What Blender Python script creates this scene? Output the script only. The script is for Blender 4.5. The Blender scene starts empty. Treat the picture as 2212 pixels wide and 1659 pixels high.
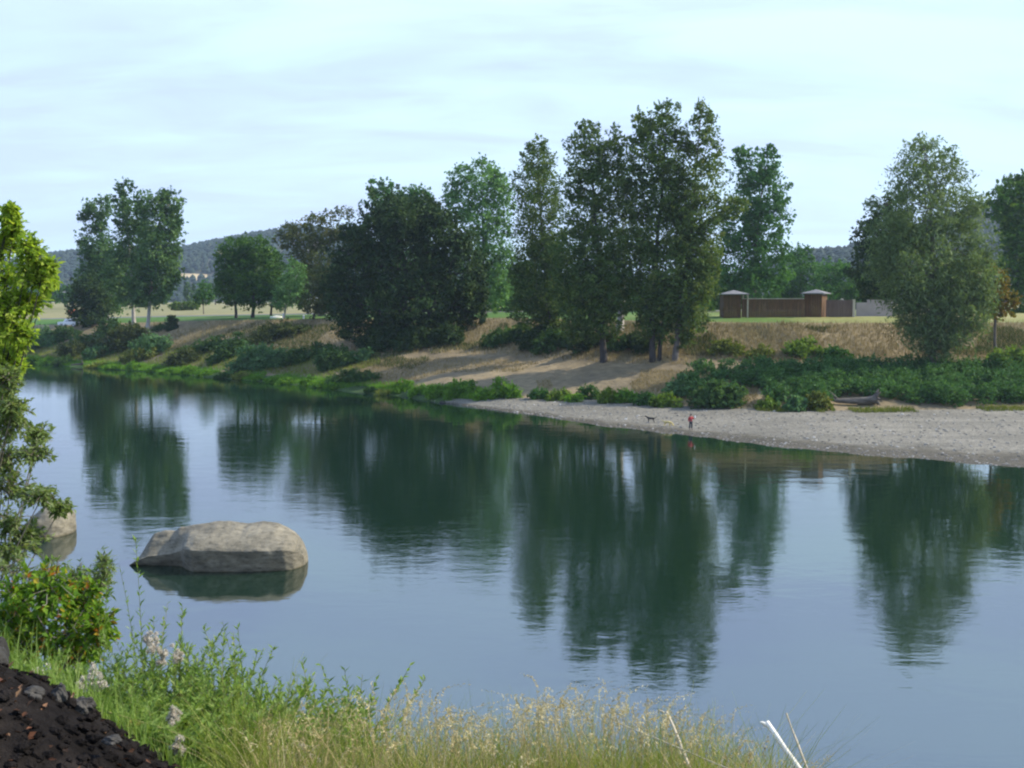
import bpy, bmesh, math, random
import numpy as np
from mathutils import Vector, Matrix

SC = bpy.context.scene
COL = SC.collection
rng = np.random.default_rng(7)
random.seed(7)

# ------------------------------------------------------------------ camera
F = 2389.0                       # focal length in units of the 2212 px wide view
CX, CY = 1106.0, 829.5
CAMZ = 15.0
TH = math.atan((CY - 648.6) / F)  # pitch down
CAM = np.array([0, 0, CAMZ], float)
cam_data = bpy.data.cameras.new("camera")
cam_data.sensor_width = 36.0
cam_data.lens = 36.0 * F / 2212.0
cam_data.clip_start = 0.1
cam_data.clip_end = 20000
cam = bpy.data.objects.new("camera", cam_data)
cam.location = (0, 0, CAMZ)
cam.rotation_euler = (math.pi / 2 - TH, 0, 0)
COL.objects.link(cam)
SC.camera = cam

# ------------------------------------------------------------------ light
SUN_EL = math.radians(36)
SUN_AZ = math.radians(80)        # clockwise from +Y (view direction) towards +X
sdir = Vector((math.sin(SUN_AZ) * math.cos(SUN_EL), math.cos(SUN_AZ) * math.cos(SUN_EL), math.sin(SUN_EL)))
sun = bpy.data.lights.new("sun", 'SUN')
sun.energy = 5.0
sun.angle = math.radians(0.5)
sun.color = (1.0, 0.91, 0.76)
so = bpy.data.objects.new("sun", sun)
so.rotation_euler = (-sdir).to_track_quat('-Z', 'Y').to_euler()
COL.objects.link(so)

W = bpy.data.worlds.new("World")
SC.world = W
W.use_nodes = True
nt = W.node_tree
nt.nodes.clear()
N = nt.nodes.new
L = nt.links.new
out = N('ShaderNodeOutputWorld'); bg = N('ShaderNodeBackground')
sky = N('ShaderNodeTexSky'); sky.sky_type = 'NISHITA'; sky.sun_disc = False
sky.sun_elevation = SUN_EL; sky.sun_rotation = SUN_AZ
sky.air_density = 1.0; sky.dust_density = 1.2; sky.ozone_density = 1.5
tc = N('ShaderNodeTexCoord'); sep = N('ShaderNodeSeparateXYZ'); L(tc.outputs['Generated'], sep.inputs[0])
zm = N('ShaderNodeMath'); zm.operation = 'MAXIMUM'; L(sep.outputs['Z'], zm.inputs[0]); zm.inputs[1].default_value = 0.0
za = N('ShaderNodeMath'); za.operation = 'ADD'; L(zm.outputs[0], za.inputs[0]); za.inputs[1].default_value = 0.16
dx = N('ShaderNodeMath'); dx.operation = 'DIVIDE'; L(sep.outputs['X'], dx.inputs[0]); L(za.outputs[0], dx.inputs[1])
dy = N('ShaderNodeMath'); dy.operation = 'DIVIDE'; L(sep.outputs['Y'], dy.inputs[0]); L(za.outputs[0], dy.inputs[1])
cb = N('ShaderNodeCombineXYZ'); L(dx.outputs[0], cb.inputs[0]); L(dy.outputs[0], cb.inputs[1])
mp = N('ShaderNodeMapping'); mp.inputs['Scale'].default_value = (0.8, 1.7, 1); mp.inputs['Rotation'].default_value = (0, 0, math.radians(-14))
mp.inputs['Location'].default_value = (3.1, 0.4, 0)
L(cb.outputs[0], mp.inputs[0])
n1 = N('ShaderNodeTexNoise'); n1.inputs['Scale'].default_value = 1.5; n1.inputs['Detail'].default_value = 7; n1.inputs['Roughness'].default_value = 0.55
n1.inputs['Distortion'].default_value = 0.5
L(mp.outputs[0], n1.inputs['Vector'])
cr = N('ShaderNodeValToRGB'); cr.color_ramp.elements[0].position = 0.38; cr.color_ramp.elements[1].position = 0.64
cr.color_ramp.elements[0].color = (0.0, 0.0, 0.0, 1); cr.color_ramp.elements[1].color = (1, 1, 1, 1)
L(n1.outputs[0], cr.inputs[0])
mx = N('ShaderNodeMix'); mx.data_type = 'RGBA'
def elev_ramp(cols):
    c = N('ShaderNodeValToRGB'); e = c.color_ramp.elements
    e.new(.42)
    for q, (p, k) in zip(e, cols): q.position = p; q.color = (*k, 1)
    L(sep.outputs['Z'], c.inputs[0]); return c
thick = elev_ramp([(.03, (.405, .535, .63)), (.20, (.39, .54, .68)), (.42, (.50, .67, .98))])
thin = elev_ramp([(.03, (.37, .46, .63)), (.20, (.32, .395, .62)), (.42, (.46, .62, .99))])
xg = N('ShaderNodeMath'); xg.operation = 'MULTIPLY_ADD'; L(sep.outputs['X'], xg.inputs[0]); xg.inputs[1].default_value = .55; L(cr.outputs[0], xg.inputs[2]); xg.use_clamp = True
cm_ = N('ShaderNodeMix'); cm_.data_type = 'RGBA'; L(xg.outputs[0], cm_.inputs['Factor']); L(thin.outputs[0], cm_.inputs['A']); L(thick.outputs[0], cm_.inputs['B'])
ck = N('ShaderNodeVectorMath'); ck.operation = 'SCALE'; ck.inputs['Scale'].default_value = 10.6; L(cm_.outputs['Result'], ck.inputs[0])
vr = N('ShaderNodeMapRange'); L(sep.outputs['Z'], vr.inputs['Value']); vr.inputs['From Min'].default_value = .36; vr.inputs['From Max'].default_value = .75
vr.inputs['To Min'].default_value = .96; vr.inputs['To Max'].default_value = .3
L(vr.outputs[0], mx.inputs['Factor']); L(sky.outputs[0], mx.inputs['A']); L(ck.outputs[0], mx.inputs['B'])
L(mx.outputs['Result'], bg.inputs['Color']); bg.inputs['Strength'].default_value = 0.135
L(bg.outputs[0], out.inputs['Surface'])

SC.view_settings.view_transform = 'Standard'
SC.view_settings.look = 'None'
SC.view_settings.exposure = 0.58
SC.view_settings.gamma = 1.0
SC.render.engine = 'CYCLES'
SC.cycles.max_bounces = 6
SC.cycles.diffuse_bounces = 3
SC.cycles.glossy_bounces = 3
SC.cycles.transmission_bounces = 3
SC.cycles.volume_bounces = 0
SC.cycles.use_denoising = True
SC.cycles.filter_width = 2.2
SC.cycles.sample_clamp_indirect = 4.0

# ------------------------------------------------------------------ view rays
_c, _s = math.cos(TH), math.sin(TH)
def P(px, py, Y):
    """world point on the sight line of view position (px, py) at depth Y"""
    u, v = (px - CX) / F, -(py - CY) / F
    d = np.array([u, _c + v * _s, -_s + v * _c])
    return CAM + d * (Y / d[1])

# ------------------------------------------------------------------ noise
_perm = np.random.default_rng(3).random((256, 256))
def vnoise(x, y):
    xi = np.floor(x).astype(int); yi = np.floor(y).astype(int)
    fx = x - xi; fy = y - yi
    fx = fx * fx * (3 - 2 * fx); fy = fy * fy * (3 - 2 * fy)
    g = lambda a, b: _perm[a % 256, b % 256]
    return (g(xi, yi) * (1 - fx) + g(xi + 1, yi) * fx) * (1 - fy) + (g(xi, yi + 1) * (1 - fx) + g(xi + 1, yi + 1) * fx) * fy - 0.5
def fbm(x, y, o=4):
    x = np.asarray(x, float); y = np.asarray(y, float)
    s = 0; a = 1.0
    for i in range(o):
        s = s + a * vnoise(x * 2 ** i + 17.3 * i, y * 2 ** i + 5.1 * i); a *= 0.5
    return s

# ------------------------------------------------------------------ mesh building
class MB:
    def __init__(self):
        self.v = []; self.f = []; self.t = []; self.n = 0
    def add(self, v, f, t=0.5):
        v = np.asarray(v, float).reshape(-1, 3); f = np.asarray(f, int)
        self.v.append(v); self.f.append(f + self.n); self.n += len(v)
        self.t.append(np.broadcast_to(np.asarray(t, float), (len(f),)).copy())
    def mesh(self, name, mat, smooth=False):
        m = bpy.data.meshes.new(name)
        v = np.concatenate(self.v)
        tot = [x.shape[1] for x in self.f for _ in range(len(x))]
        loops = np.concatenate([x.ravel() for x in self.f])
        m.vertices.add(len(v)); m.vertices.foreach_set('co', v.ravel().astype(np.float32))
        m.loops.add(len(loops)); m.loops.foreach_set('vertex_index', loops.astype(np.int32))
        tot = np.array(tot, np.int32)
        m.polygons.add(len(tot)); m.polygons.foreach_set('loop_start', np.concatenate([[0], np.cumsum(tot)[:-1]]).astype(np.int32))
        m.polygons.foreach_set('loop_total', tot)
        m.polygons.foreach_set('use_smooth', np.full(len(tot), smooth))
        a = m.attributes.new('tint', 'FLOAT', 'FACE')
        a.data.foreach_set('value', np.concatenate(self.t).astype(np.float32))
        m.update(); m.validate()
        if mat: m.materials.append(mat)
        return m
    def build(self, name, mat, parent=None, smooth=False, origin=None):
        if origin is not None:
            self.v = [x - np.asarray(origin) for x in self.v]
        o = bpy.data.objects.new(name, self.mesh(name, mat, smooth))
        COL.objects.link(o)
        if origin is not None: o.location = origin
        if parent: o.parent = parent
        return o

def tag(o, label=None, cat=None, group=None, kind=None):
    if label: o['label'] = label
    if cat: o['category'] = cat
    if group: o['group'] = group
    if kind: o['kind'] = kind
    return o
def thing(name, loc, label, cat, group=None, rz=0.0):
    o = bpy.data.objects.new(name, None); COL.objects.link(o)
    o.location = loc; o.rotation_euler = (0, 0, rz); o.empty_display_size = 0.3
    return tag(o, label, cat, group)

def unit(a):
    return a / np.maximum(np.linalg.norm(a, axis=-1, keepdims=True), 1e-9)

def tube(mb, pts, rad, seg=7, t=0.5, cap=True, wob=0.0):
    pts = np.asarray(pts, float); n = len(pts)
    rad = np.broadcast_to(np.asarray(rad, float), (n,))
    d = unit(np.gradient(pts, axis=0))
    ref = np.array([0.3, 0.9, 0.1]) if abs(d[0][2]) > 0.6 else np.array([0, 0, 1.0])
    V = []
    for i in range(n):
        b = unit(np.cross(d[i], ref)); c = np.cross(d[i], b)
        a = np.arange(seg) * 2 * math.pi / seg
        r = rad[i] * (1 + wob * (rng.random(seg) - 0.5))
        V.append(pts[i] + (np.cos(a) * r)[:, None] * b + (np.sin(a) * r)[:, None] * c)
    V = np.concatenate(V); fs = []
    for i in range(n - 1):
        for j in range(seg):
            k = (j + 1) % seg
            fs.append((i * seg + j, i * seg + k, (i + 1) * seg + k, (i + 1) * seg + j))
    mb.add(V, fs, t)
    if cap:
        for e in (0, n - 1):
            ring = V[e * seg:(e + 1) * seg]; c = ring.mean(0)
            mb.add(np.vstack([ring, c]), [(j, (j + 1) % seg, seg) if e else ((j + 1) % seg, j, seg) for j in range(seg)], t)

def bez(p0, p1, sag=0.0, n=6, jit=0.0):
    p0 = np.asarray(p0, float); p1 = np.asarray(p1, float)
    t = np.linspace(0, 1, n)[:, None]
    p = p0 + (p1 - p0) * t
    p[:, 2] += (sag * 4 * t * (1 - t))[:, 0]
    if jit: p[1:-1] += rng.normal(0, jit, (n - 2, 3))
    return p

def cards(mb, c, nrm, w, l, t, tang=None):
    """rhombic leaf sprays, one quad each"""
    k = len(c)
    nrm = unit(nrm)
    if tang is None: tang = rng.normal(size=(k, 3))
    tang = unit(tang - (tang * nrm).sum(1, keepdims=True) * nrm)
    b = np.cross(nrm, tang)
    w = np.broadcast_to(np.asarray(w, float), (k,))[:, None]; l = np.broadcast_to(np.asarray(l, float), (k,))[:, None]
    V = np.stack([c - tang * l * .5, c + b * w * .5 - tang * l * .05, c + tang * l * .5, c - b * w * .5 - tang * l * .05], 1).reshape(-1, 3)
    mb.add(V, np.arange(4 * k).reshape(-1, 4), t)

def leaves(mb, base, dirn, nrm, w, l, t):
    """near leaves: pointed, folded along the midrib"""
    k = len(base)
    dirn = unit(dirn); nrm = unit(nrm - (nrm * dirn).sum(1, keepdims=True) * dirn); b = np.cross(dirn, nrm)
    w = np.broadcast_to(np.asarray(w, float), (k,))[:, None]; l = np.broadcast_to(np.asarray(l, float), (k,))[:, None]
    tip = base + dirn * l - nrm * l * .12
    mid = base + dirn * l * .45 - nrm * w * .12
    lf = base + dirn * l * .42 + b * w * .5 + nrm * w * .1
    rt = base + dirn * l * .42 - b * w * .5 + nrm * w * .1
    V = np.stack([base, lf, tip, rt, mid], 1).reshape(-1, 3)
    i = np.arange(k)[:, None] * 5
    f = np.concatenate([i + np.array([[0, 4, 2, 1]]), i + np.array([[0, 3, 2, 4]])])
    t = np.broadcast_to(np.asarray(t, float), (k,))
    mb.add(V, f, np.concatenate([t, t]))

def blades(mb, p, h, w, lean, t, seg=2):
    """grass blades growing up from p; lean is the sideways vector of the tip"""
    k = len(p)
    h = np.broadcast_to(np.asarray(h, float), (k,)); w = np.broadcast_to(np.asarray(w, float), (k,))
    a = rng.random(k) * math.pi
    b = np.stack([np.cos(a), np.sin(a), np.zeros(k)], 1) * w[:, None] * .5
    rows = []
    for i in range(seg + 1):
        s = i / seg
        c = p + lean * (s ** 1.8)[..., None] if False else p + lean * s ** 1.8
        c = c.copy(); c[:, 2] += h * (s - 0.15 * s * s)
        ww = (1 - s * .85)
        rows.append(c + b * ww); rows.append(c - b * ww)
    V = np.stack(rows, 1).reshape(-1, 3); m = 2 * (seg + 1)
    i = np.arange(k)[:, None] * m
    fs = []; ts = []
    for s in range(seg):
        fs.append(i + np.array([[2 * s, 2 * s + 1, 2 * s + 3, 2 * s + 2]])); ts.append(np.broadcast_to(np.asarray(t, float), (k,)))
    mb.add(V, np.concatenate(fs), np.concatenate(ts))

def box(mb, lo, hi, t=0.5):
    x0, y0, z0 = lo; x1, y1, z1 = hi
    V = [(x0, y0, z0), (x1, y0, z0), (x1, y1, z0), (x0, y1, z0), (x0, y0, z1), (x1, y0, z1), (x1, y1, z1), (x0, y1, z1)]
    mb.add(V, [(0, 3, 2, 1), (4, 5, 6, 7), (0, 1, 5, 4), (1, 2, 6, 5), (2, 3, 7, 6), (3, 0, 4, 7)], t)

def lathe_ico(sub=2):
    bm = bmesh.new(); bmesh.ops.create_icosphere(bm, subdivisions=sub, radius=1)
    v = np.array([x.co[:] for x in bm.verts]); f = np.array([[q.index for q in x.verts] for x in bm.faces]); bm.free()
    return v, f
ICO1 = lathe_ico(1); ICO2 = lathe_ico(2); ICO4 = lathe_ico(5)

# ------------------------------------------------------------------ materials
def newmat(name):
    m = bpy.data.materials.new(name); m.use_nodes = True
    t = m.node_tree; t.nodes.clear()
    o = t.nodes.new('ShaderNodeOutputMaterial')
    return m, t, o
def ramp(t, cols):
    r = t.nodes.new('ShaderNodeValToRGB')
    el = r.color_ramp.elements
    while len(el) < len(cols): el.new(0.5)
    for e, (p, c) in zip(el, cols):
        e.position = p; e.color = (*c, 1)
    return r
def noise(t, vec, scale, detail=4, rough=.55, dist=0):
    n = t.nodes.new('ShaderNodeTexNoise'); n.inputs['Scale'].default_value = scale; n.inputs['Detail'].default_value = detail
    n.inputs['Roughness'].default_value = rough; n.inputs['Distortion'].default_value = dist
    t.links.new(vec, n.inputs['Vector'])
    return n
def mapped(t, scale=(1, 1, 1), rot=(0, 0, 0), src='Object'):
    c = t.nodes.new('ShaderNodeTexCoord'); m = t.nodes.new('ShaderNodeMapping')
    m.inputs['Scale'].default_value = scale; m.inputs['Rotation'].default_value = rot
    t.links.new(c.outputs[src], m.inputs[0])
    return m.outputs[0]
def mixc(t, fac, a, b, mode='MIX'):
    m = t.nodes.new('ShaderNodeMix'); m.data_type = 'RGBA'; m.blend_type = mode
    for k, x in (('Factor', fac), ('A', a), ('B', b)):
        if isinstance(x, (float, int)): m.inputs[k].default_value = x
        elif isinstance(x, tuple): m.inputs[k].default_value = (*x, 1)
        else: t.links.new(x, m.inputs[k])
    return m.outputs['Result']

def leafmat(name, cols, trans=0.28, tcol=None, gain=1.0):
    cols = [(p, tuple(x * gain * k for x, k in zip(c, (.82, .88, .56) if gain != 1 else (1, 1, 1)))) for p, c in cols]
    m, t, o = newmat(name)
    at = t.nodes.new('ShaderNodeAttribute'); at.attribute_name = 'tint'
    r = ramp(t, cols); t.links.new(at.outputs['Fac'], r.inputs[0])
    p = t.nodes.new('ShaderNodeBsdfPrincipled'); p.inputs['Roughness'].default_value = .6
    p.inputs['Specular IOR Level'].default_value = .06
    tr = t.nodes.new('ShaderNodeBsdfTranslucent'); ms = t.nodes.new('ShaderNodeMixShader'); ms.inputs[0].default_value = trans
    t.links.new(r.outputs[0], p.inputs['Base Color'])
    tm = mixc(t, 1.0, r.outputs[0], tcol or (1.5, 1.5, .7), 'MULTIPLY')
    t.links.new(tm, tr.inputs['Color'])
    t.links.new(p.outputs[0], ms.inputs[1]); t.links.new(tr.outputs[0], ms.inputs[2]); t.links.new(ms.outputs[0], o.inputs['Surface'])
    return m
def surfmat(name, layers, rough=.85, bump=None, spec=.3, mapscale=(1, 1, 1), metallic=0):
    """layers: list of (noise scale, detail, [(pos, colour)...]) ; later layers multiply the first"""
    m, t, o = newmat(name)
    v = mapped(t, mapscale)
    col = None
    for sc, det, cols in layers:
        n = noise(t, v, sc, det); r = ramp(t, cols); t.links.new(n.outputs[0], r.inputs[0])
        col = r.outputs[0] if col is None else mixc(t, 1.0, col, r.outputs[0], 'MULTIPLY')
    p = t.nodes.new('ShaderNodeBsdfPrincipled'); p.inputs['Roughness'].default_value = rough
    p.inputs['Specular IOR Level'].default_value = spec; p.inputs['Metallic'].default_value = metallic
    t.links.new(col, p.inputs['Base Color'])
    if bump:
        n = noise(t, v, bump[0], 6, .6); b = t.nodes.new('ShaderNodeBump'); b.inputs['Distance'].default_value = bump[1]
        t.links.new(n.outputs[0], b.inputs['Height']); t.links.new(b.outputs[0], p.inputs['Normal'])
    t.links.new(p.outputs[0], o.inputs['Surface'])
    return m
G = lambda v: (v, v, v)

M = {}
M['bark'] = surfmat('bark', [(3, 4, [(.3, (.07, .06, .05)), (.7, (.16, .14, .12))])], bump=(6, .05), mapscale=(1, 1, .3))
M['pale_bark'] = surfmat('pale_bark', [(3, 4, [(.3, (.22, .20, .17)), (.7, (.42, .40, .36))])], bump=(6, .04), mapscale=(1, 1, .3))
M['dark_bark'] = surfmat('dark_bark', [(3, 4, [(.3, (.025, .022, .02)), (.7, (.06, .052, .045))])], bump=(6, .05), mapscale=(1, 1, .3))
lc = lambda a, b, c, d: [(0.0, a), (.4, b), (.75, c), (1.0, d)]
M['cottonwood'] = leafmat('cottonwood_leaf', lc((.022, .040, .018), (.040, .066, .026), (.070, .095, .036), (.115, .130, .060)), gain=1.9)
M['left_cottonwood'] = leafmat('left_cottonwood_leaf', lc((.022, .045, .025), (.036, .070, .036), (.060, .10, .05), (.10, .14, .08)), gain=1.855)
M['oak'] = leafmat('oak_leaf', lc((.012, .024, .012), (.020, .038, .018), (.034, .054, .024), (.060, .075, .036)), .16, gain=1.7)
M['maple'] = leafmat('maple_leaf', lc((.020, .055, .022), (.034, .085, .030), (.055, .125, .042), (.09, .17, .06)), gain=1.5)
M['round'] = leafmat('round_tree_leaf', lc((.016, .042, .012), (.028, .064, .016), (.052, .098, .022), (.09, .14, .035)), .2, gain=1.85)
M['rusty'] = leafmat('rusty_leaf', lc((.030, .045, .022), (.052, .066, .030), (.080, .080, .040), (.12, .09, .045)), gain=1.5)
M['pale'] = leafmat('pale_leaf', lc((.035, .075, .04), (.06, .115, .055), (.09, .16, .075), (.14, .22, .11)), gain=1.85)
M['willow'] = leafmat('willow_leaf', lc((.035, .055, .035), (.060, .085, .050), (.09, .12, .072), (.14, .165, .125)), gain=2.0)
M['orange'] = leafmat('orange_leaf', lc((.06, .06, .015), (.10, .085, .018), (.17, .10, .022), (.24, .11, .03)), gain=1.4)
M['spring'] = leafmat('spring_leaf', lc((.11, .18, .026), (.19, .29, .04), (.28, .38, .06), (.40, .46, .10)), .52)
M['shrub'] = leafmat('shrub_leaf', lc((.075, .115, .034), (.12, .175, .055), (.16, .215, .08), (.24, .29, .14)), .42)
M['bright'] = leafmat('bright_leaf', lc((.06, .11, .018), (.10, .17, .025), (.15, .23, .035), (.22, .30, .06)), .35)
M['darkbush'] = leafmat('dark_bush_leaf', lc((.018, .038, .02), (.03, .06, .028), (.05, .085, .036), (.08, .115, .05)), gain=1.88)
M['bluebush'] = leafmat('blue_bush_leaf', lc((.03, .065, .04), (.05, .10, .06), (.08, .14, .085), (.12, .18, .12)), gain=1.75)
M['brownbush'] = leafmat('brown_bush_leaf', lc((.032, .050, .016), (.055, .078, .024), (.085, .105, .035), (.13, .135, .05)))
M['yellowbush'] = leafmat('yellow_bush_leaf', lc((.06, .085, .016), (.10, .13, .022), (.16, .18, .035), (.22, .22, .06)))
M['bramble'] = leafmat('bramble_leaf', lc((.018, .042, .020), (.030, .068, .030), (.048, .10, .042), (.085, .14, .07)), gain=1.88)
M['redgreen'] = leafmat('red_green_leaf', [(0.0, (.04, .09, .012)), (.4, (.09, .18, .02)), (.74, (.16, .26, .03)), (.88, (.30, .26, .03)), (.95, (.22, .07, .018)), (1.0, (.30, .12, .02))], .4)
M['weed'] = leafmat('weed_leaf', lc((.09, .16, .035), (.14, .225, .05), (.21, .29, .085), (.30, .36, .14)), .4)
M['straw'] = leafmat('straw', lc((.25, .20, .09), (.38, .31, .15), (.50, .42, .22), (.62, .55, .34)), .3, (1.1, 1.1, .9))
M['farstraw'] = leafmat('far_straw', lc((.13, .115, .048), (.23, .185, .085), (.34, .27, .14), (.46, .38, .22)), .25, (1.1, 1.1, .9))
M['greengrass'] = leafmat('green_grass', lc((.09, .13, .025), (.15, .19, .035), (.22, .25, .06), (.32, .32, .12)), .35)
M['bankgrass'] = leafmat('bank_grass', lc((.055, .14, .018), (.10, .22, .026), (.16, .30, .036), (.24, .38, .06)), .38)
M['fluff'] = leafmat('seed_fluff', lc((.42, .38, .31), (.52, .47, .39), (.62, .57, .49), (.72, .68, .6)), .4, (1.05, 1.05, 1))
M['stem'] = leafmat('green_stem', lc((.10, .12, .04), (.14, .16, .05), (.2, .2, .08), (.25, .24, .1)), .1)
M['twig'] = leafmat('twig', lc((.10, .085, .06), (.15, .13, .10), (.2, .18, .14), (.26, .24, .2)), .02)
M['litter'] = leafmat('leaf_litter', lc((.03, .02, .014), (.07, .034, .02), (.13, .055, .03), (.22, .14, .08)), .1)
M['conifer'] = leafmat('hill_forest', lc((.020, .036, .024), (.030, .050, .032), (.042, .064, .040), (.062, .082, .045)), .1)

M['gravel'] = surfmat('gravel', [(.12, 4, [(.3, (.22, .21, .175)), (.7, (.30, .285, .24))]), (1.6, 5, [(.3, G(.62)), (.62, G(1.0))]), (7, 2, [(.35, G(.6)), (.7, G(1.15))])], bump=(3, .25), rough=.9)
def wet_margin(m):
    t = m.node_tree; p = [n for n in t.nodes if n.type == 'BSDF_PRINCIPLED'][0]; col = p.inputs['Base Color'].links[0].from_socket
    v = mapped(t); sp = t.nodes.new('ShaderNodeSeparateXYZ'); t.links.new(v, sp.inputs[0]); n = noise(t, v, .35, 4)
    a = t.nodes.new('ShaderNodeMath'); a.operation = 'MULTIPLY_ADD'; t.links.new(n.outputs[0], a.inputs[0]); a.inputs[1].default_value = -.22; t.links.new(sp.outputs['Z'], a.inputs[2])
    r = ramp(t, [(0.0, (.42, .40, .36)), (.06, (.62, .60, .55)), (.12, (1, 1, 1))]); t.links.new(a.outputs[0], r.inputs[0])
    nb = noise(t, mapped(t, (.25, 1, 1)), .25, 5); rb = ramp(t, [(.35, (.80, .79, .76)), (.62, (1.06, 1.04, 1.0))]); t.links.new(nb.outputs[0], rb.inputs[0])
    t.links.new(mixc(t, 1.0, mixc(t, 1.0, col, r.outputs[0], 'MULTIPLY'), rb.outputs[0], 'MULTIPLY'), p.inputs['Base Color'])
wet_margin(M['gravel'])
M['sand'] = surfmat('dry_dirt', [(.06, 5, [(.32, (.16, .13, .08)), (.5, (.25, .195, .11)), (.7, (.345, .27, .155))]), (.8, 5, [(.3, G(.65)), (.7, G(1.05))])], bump=(2, .2), rough=.95)
M['slope'] = surfmat('dry_grass_slope', [(.09, 5, [(.3, (.12, .11, .045)), (.5, (.24, .19, .10)), (.72, (.36, .285, .165))]), (1.1, 5, [(.3, G(.6)), (.7, G(1.05))])], bump=(1.6, .3), rough=.95)
M['grassbank'] = surfmat('bank_turf', [(.15, 5, [(.3, (.025, .055, .012)), (.6, (.05, .10, .018)), (.75, (.09, .12, .03))]), (1.4, 5, [(.3, G(.6)), (.7, G(1.1))])], bump=(1.6, .25), rough=.95)
M['field'] = surfmat('dry_field', [(.02, 5, [(.3, (.17, .17, .06)), (.7, (.26, .23, .10))]), (.5, 4, [(.3, G(.75)), (.7, G(1.05))])], rough=.95)
M['road'] = surfmat('asphalt', [(.3, 4, [(.3, G(.10)), (.7, G(.15))]), (4, 3, [(.3, G(.8)), (.7, G(1.1))])], rough=.9)
def lawn_mat():
    m, t, o = newmat('lawn_turf')
    v = mapped(t)
    s = t.nodes.new('ShaderNodeSeparateXYZ'); t.links.new(v, s.inputs[0])
    n = noise(t, v, .035, 4)
    mr = t.nodes.new('ShaderNodeMapRange'); t.links.new(s.outputs['X'], mr.inputs['Value'])
    mr.inputs['From Min'].default_value = 15; mr.inputs['From Max'].default_value = 50; mr.inputs['To Max'].default_value = .30
    ad = t.nodes.new('ShaderNodeMath'); ad.operation = 'ADD'; t.links.new(mr.outputs[0], ad.inputs[0]); t.links.new(n.outputs[0], ad.inputs[1])
    r = ramp(t, [(.42, (.055, .14, .018)), (.62, (.10, .165, .03)), (.85, (.24, .23, .08)), (1.0, (.33, .27, .13))])
    t.links.new(ad.outputs[0], r.inputs[0])
    n2 = noise(t, v, .9, 4); r2 = ramp(t, [(.3, G(.75)), (.7, G(1.05))]); t.links.new(n2.outputs[0], r2.inputs[0])
    p = t.nodes.new('ShaderNodeBsdfPrincipled'); p.inputs['Roughness'].default_value = .95; p.inputs['Specular IOR Level'].default_value = .2
    t.links.new(mixc(t, 1.0, r.outputs[0], r2.outputs[0], 'MULTIPLY'), p.inputs['Base Color']); t.links.new(p.outputs[0], o.inputs['Surface'])
    return m
M['lawn'] = lawn_mat()
M['soil'] = surfmat('dark_soil', spec=.05, layers=[(1.2, 5, [(.3, (.006, .0055, .0055)), (.5, (.016, .0135, .0125)), (.72, (.040, .035, .033))]), (14, 4, [(.3, G(.55)), (.7, G(1.2))])], bump=(9, .08), rough=.95)
M['nearground'] = surfmat('near_bank_ground', [(.8, 5, [(.3, (.05, .06, .025)), (.6, (.11, .10, .05)), (.75, (.2, .16, .08))]), (9, 3, [(.3, G(.7)), (.7, G(1.1))])], bump=(6, .05))
M['darkrock'] = surfmat('dark_rock', [(2.5, 5, [(.3, (.02, .02, .02)), (.7, (.07, .065, .058))]), (12, 4, [(.3, G(.7)), (.7, G(1.2))])], bump=(8, .05))
M['greyrock'] = surfmat('grey_rock', [(2.0, 5, [(.3, (.016, .016, .015)), (.7, (.045, .043, .04))])], bump=(8, .05))
M['hill'] = surfmat('hill_ground', [(.004, 5, [(.35, (.05, .06, .03)), (.6, (.09, .085, .045)), (.7, (.22, .17, .09))])])
M['hayfield'] = surfmat('hay_slope', [(.02, 4, [(.3, (.36, .27, .14)), (.7, (.46, .36, .2))])])
def boulder_mat(name):
    m, t, o = newmat(name)
    v = mapped(t, (1, 1, 2.2))
    n = noise(t, v, .55, 6, .6, .4); r = ramp(t, [(.25, (.085, .08, .06)), (.5, (.18, .162, .118)), (.72, (.285, .255, .185))]); t.links.new(n.outputs[0], r.inputs[0])
    n2 = noise(t, v, 3.2, 6, .65); r2 = ramp(t, [(.34, G(.55)), (.46, G(.88)), (.7, G(1.12))]); t.links.new(n2.outputs[0], r2.inputs[0])
    col = mixc(t, 1.0, r.outputs[0], r2.outputs[0], 'MULTIPLY')
    # waterline staining
    s = t.nodes.new('ShaderNodeSeparateXYZ'); tc = t.nodes.new('ShaderNodeTexCoord'); t.links.new(tc.outputs['Object'], s.inputs[0])
    n3 = noise(t, v, 1.0, 4)
    ad = t.nodes.new('ShaderNodeMath'); ad.operation = 'MULTIPLY_ADD'; t.links.new(n3.outputs[0], ad.inputs[0]); ad.inputs[1].default_value = .25; t.links.new(s.outputs['Z'], ad.inputs[2])
    r3 = ramp(t, [(.10, G(.45)), (.20, (.62, .60, .5)), (.30, G(1.0))]); t.links.new(ad.outputs[0], r3.inputs[0])
    col = mixc(t, 1.0, col, r3.outputs[0], 'MULTIPLY')
    p = t.nodes.new('ShaderNodeBsdfPrincipled'); p.inputs['Roughness'].default_value = .85; p.inputs['Specular IOR Level'].default_value = .3
    nb = noise(t, v, 2.2, 8, .65); b = t.nodes.new('ShaderNodeBump'); b.inputs['Distance'].default_value = .07
    t.links.new(nb.outputs[0], b.inputs['Height']); t.links.new(b.outputs[0], p.inputs['Normal'])
    t.links.new(col, p.inputs['Base Color']); t.links.new(p.outputs[0], o.inputs['Surface'])
    return m
M['boulder'] = boulder_mat('boulder_stone')
M['stone'] = leafmat('shore_stone', lc((.12, .115, .10), (.20, .19, .165), (.28, .27, .24), (.45, .44, .41)), .0)
M['wood_dark'] = surfmat('stained_boards', [(1.2, 3, [(.3, (.085, .045, .020)), (.7, (.15, .078, .032))]), (5, 2, [(.35, G(.75)), (.65, G(1.1))])], mapscale=(4, 4, .25), rough=.8)
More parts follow.
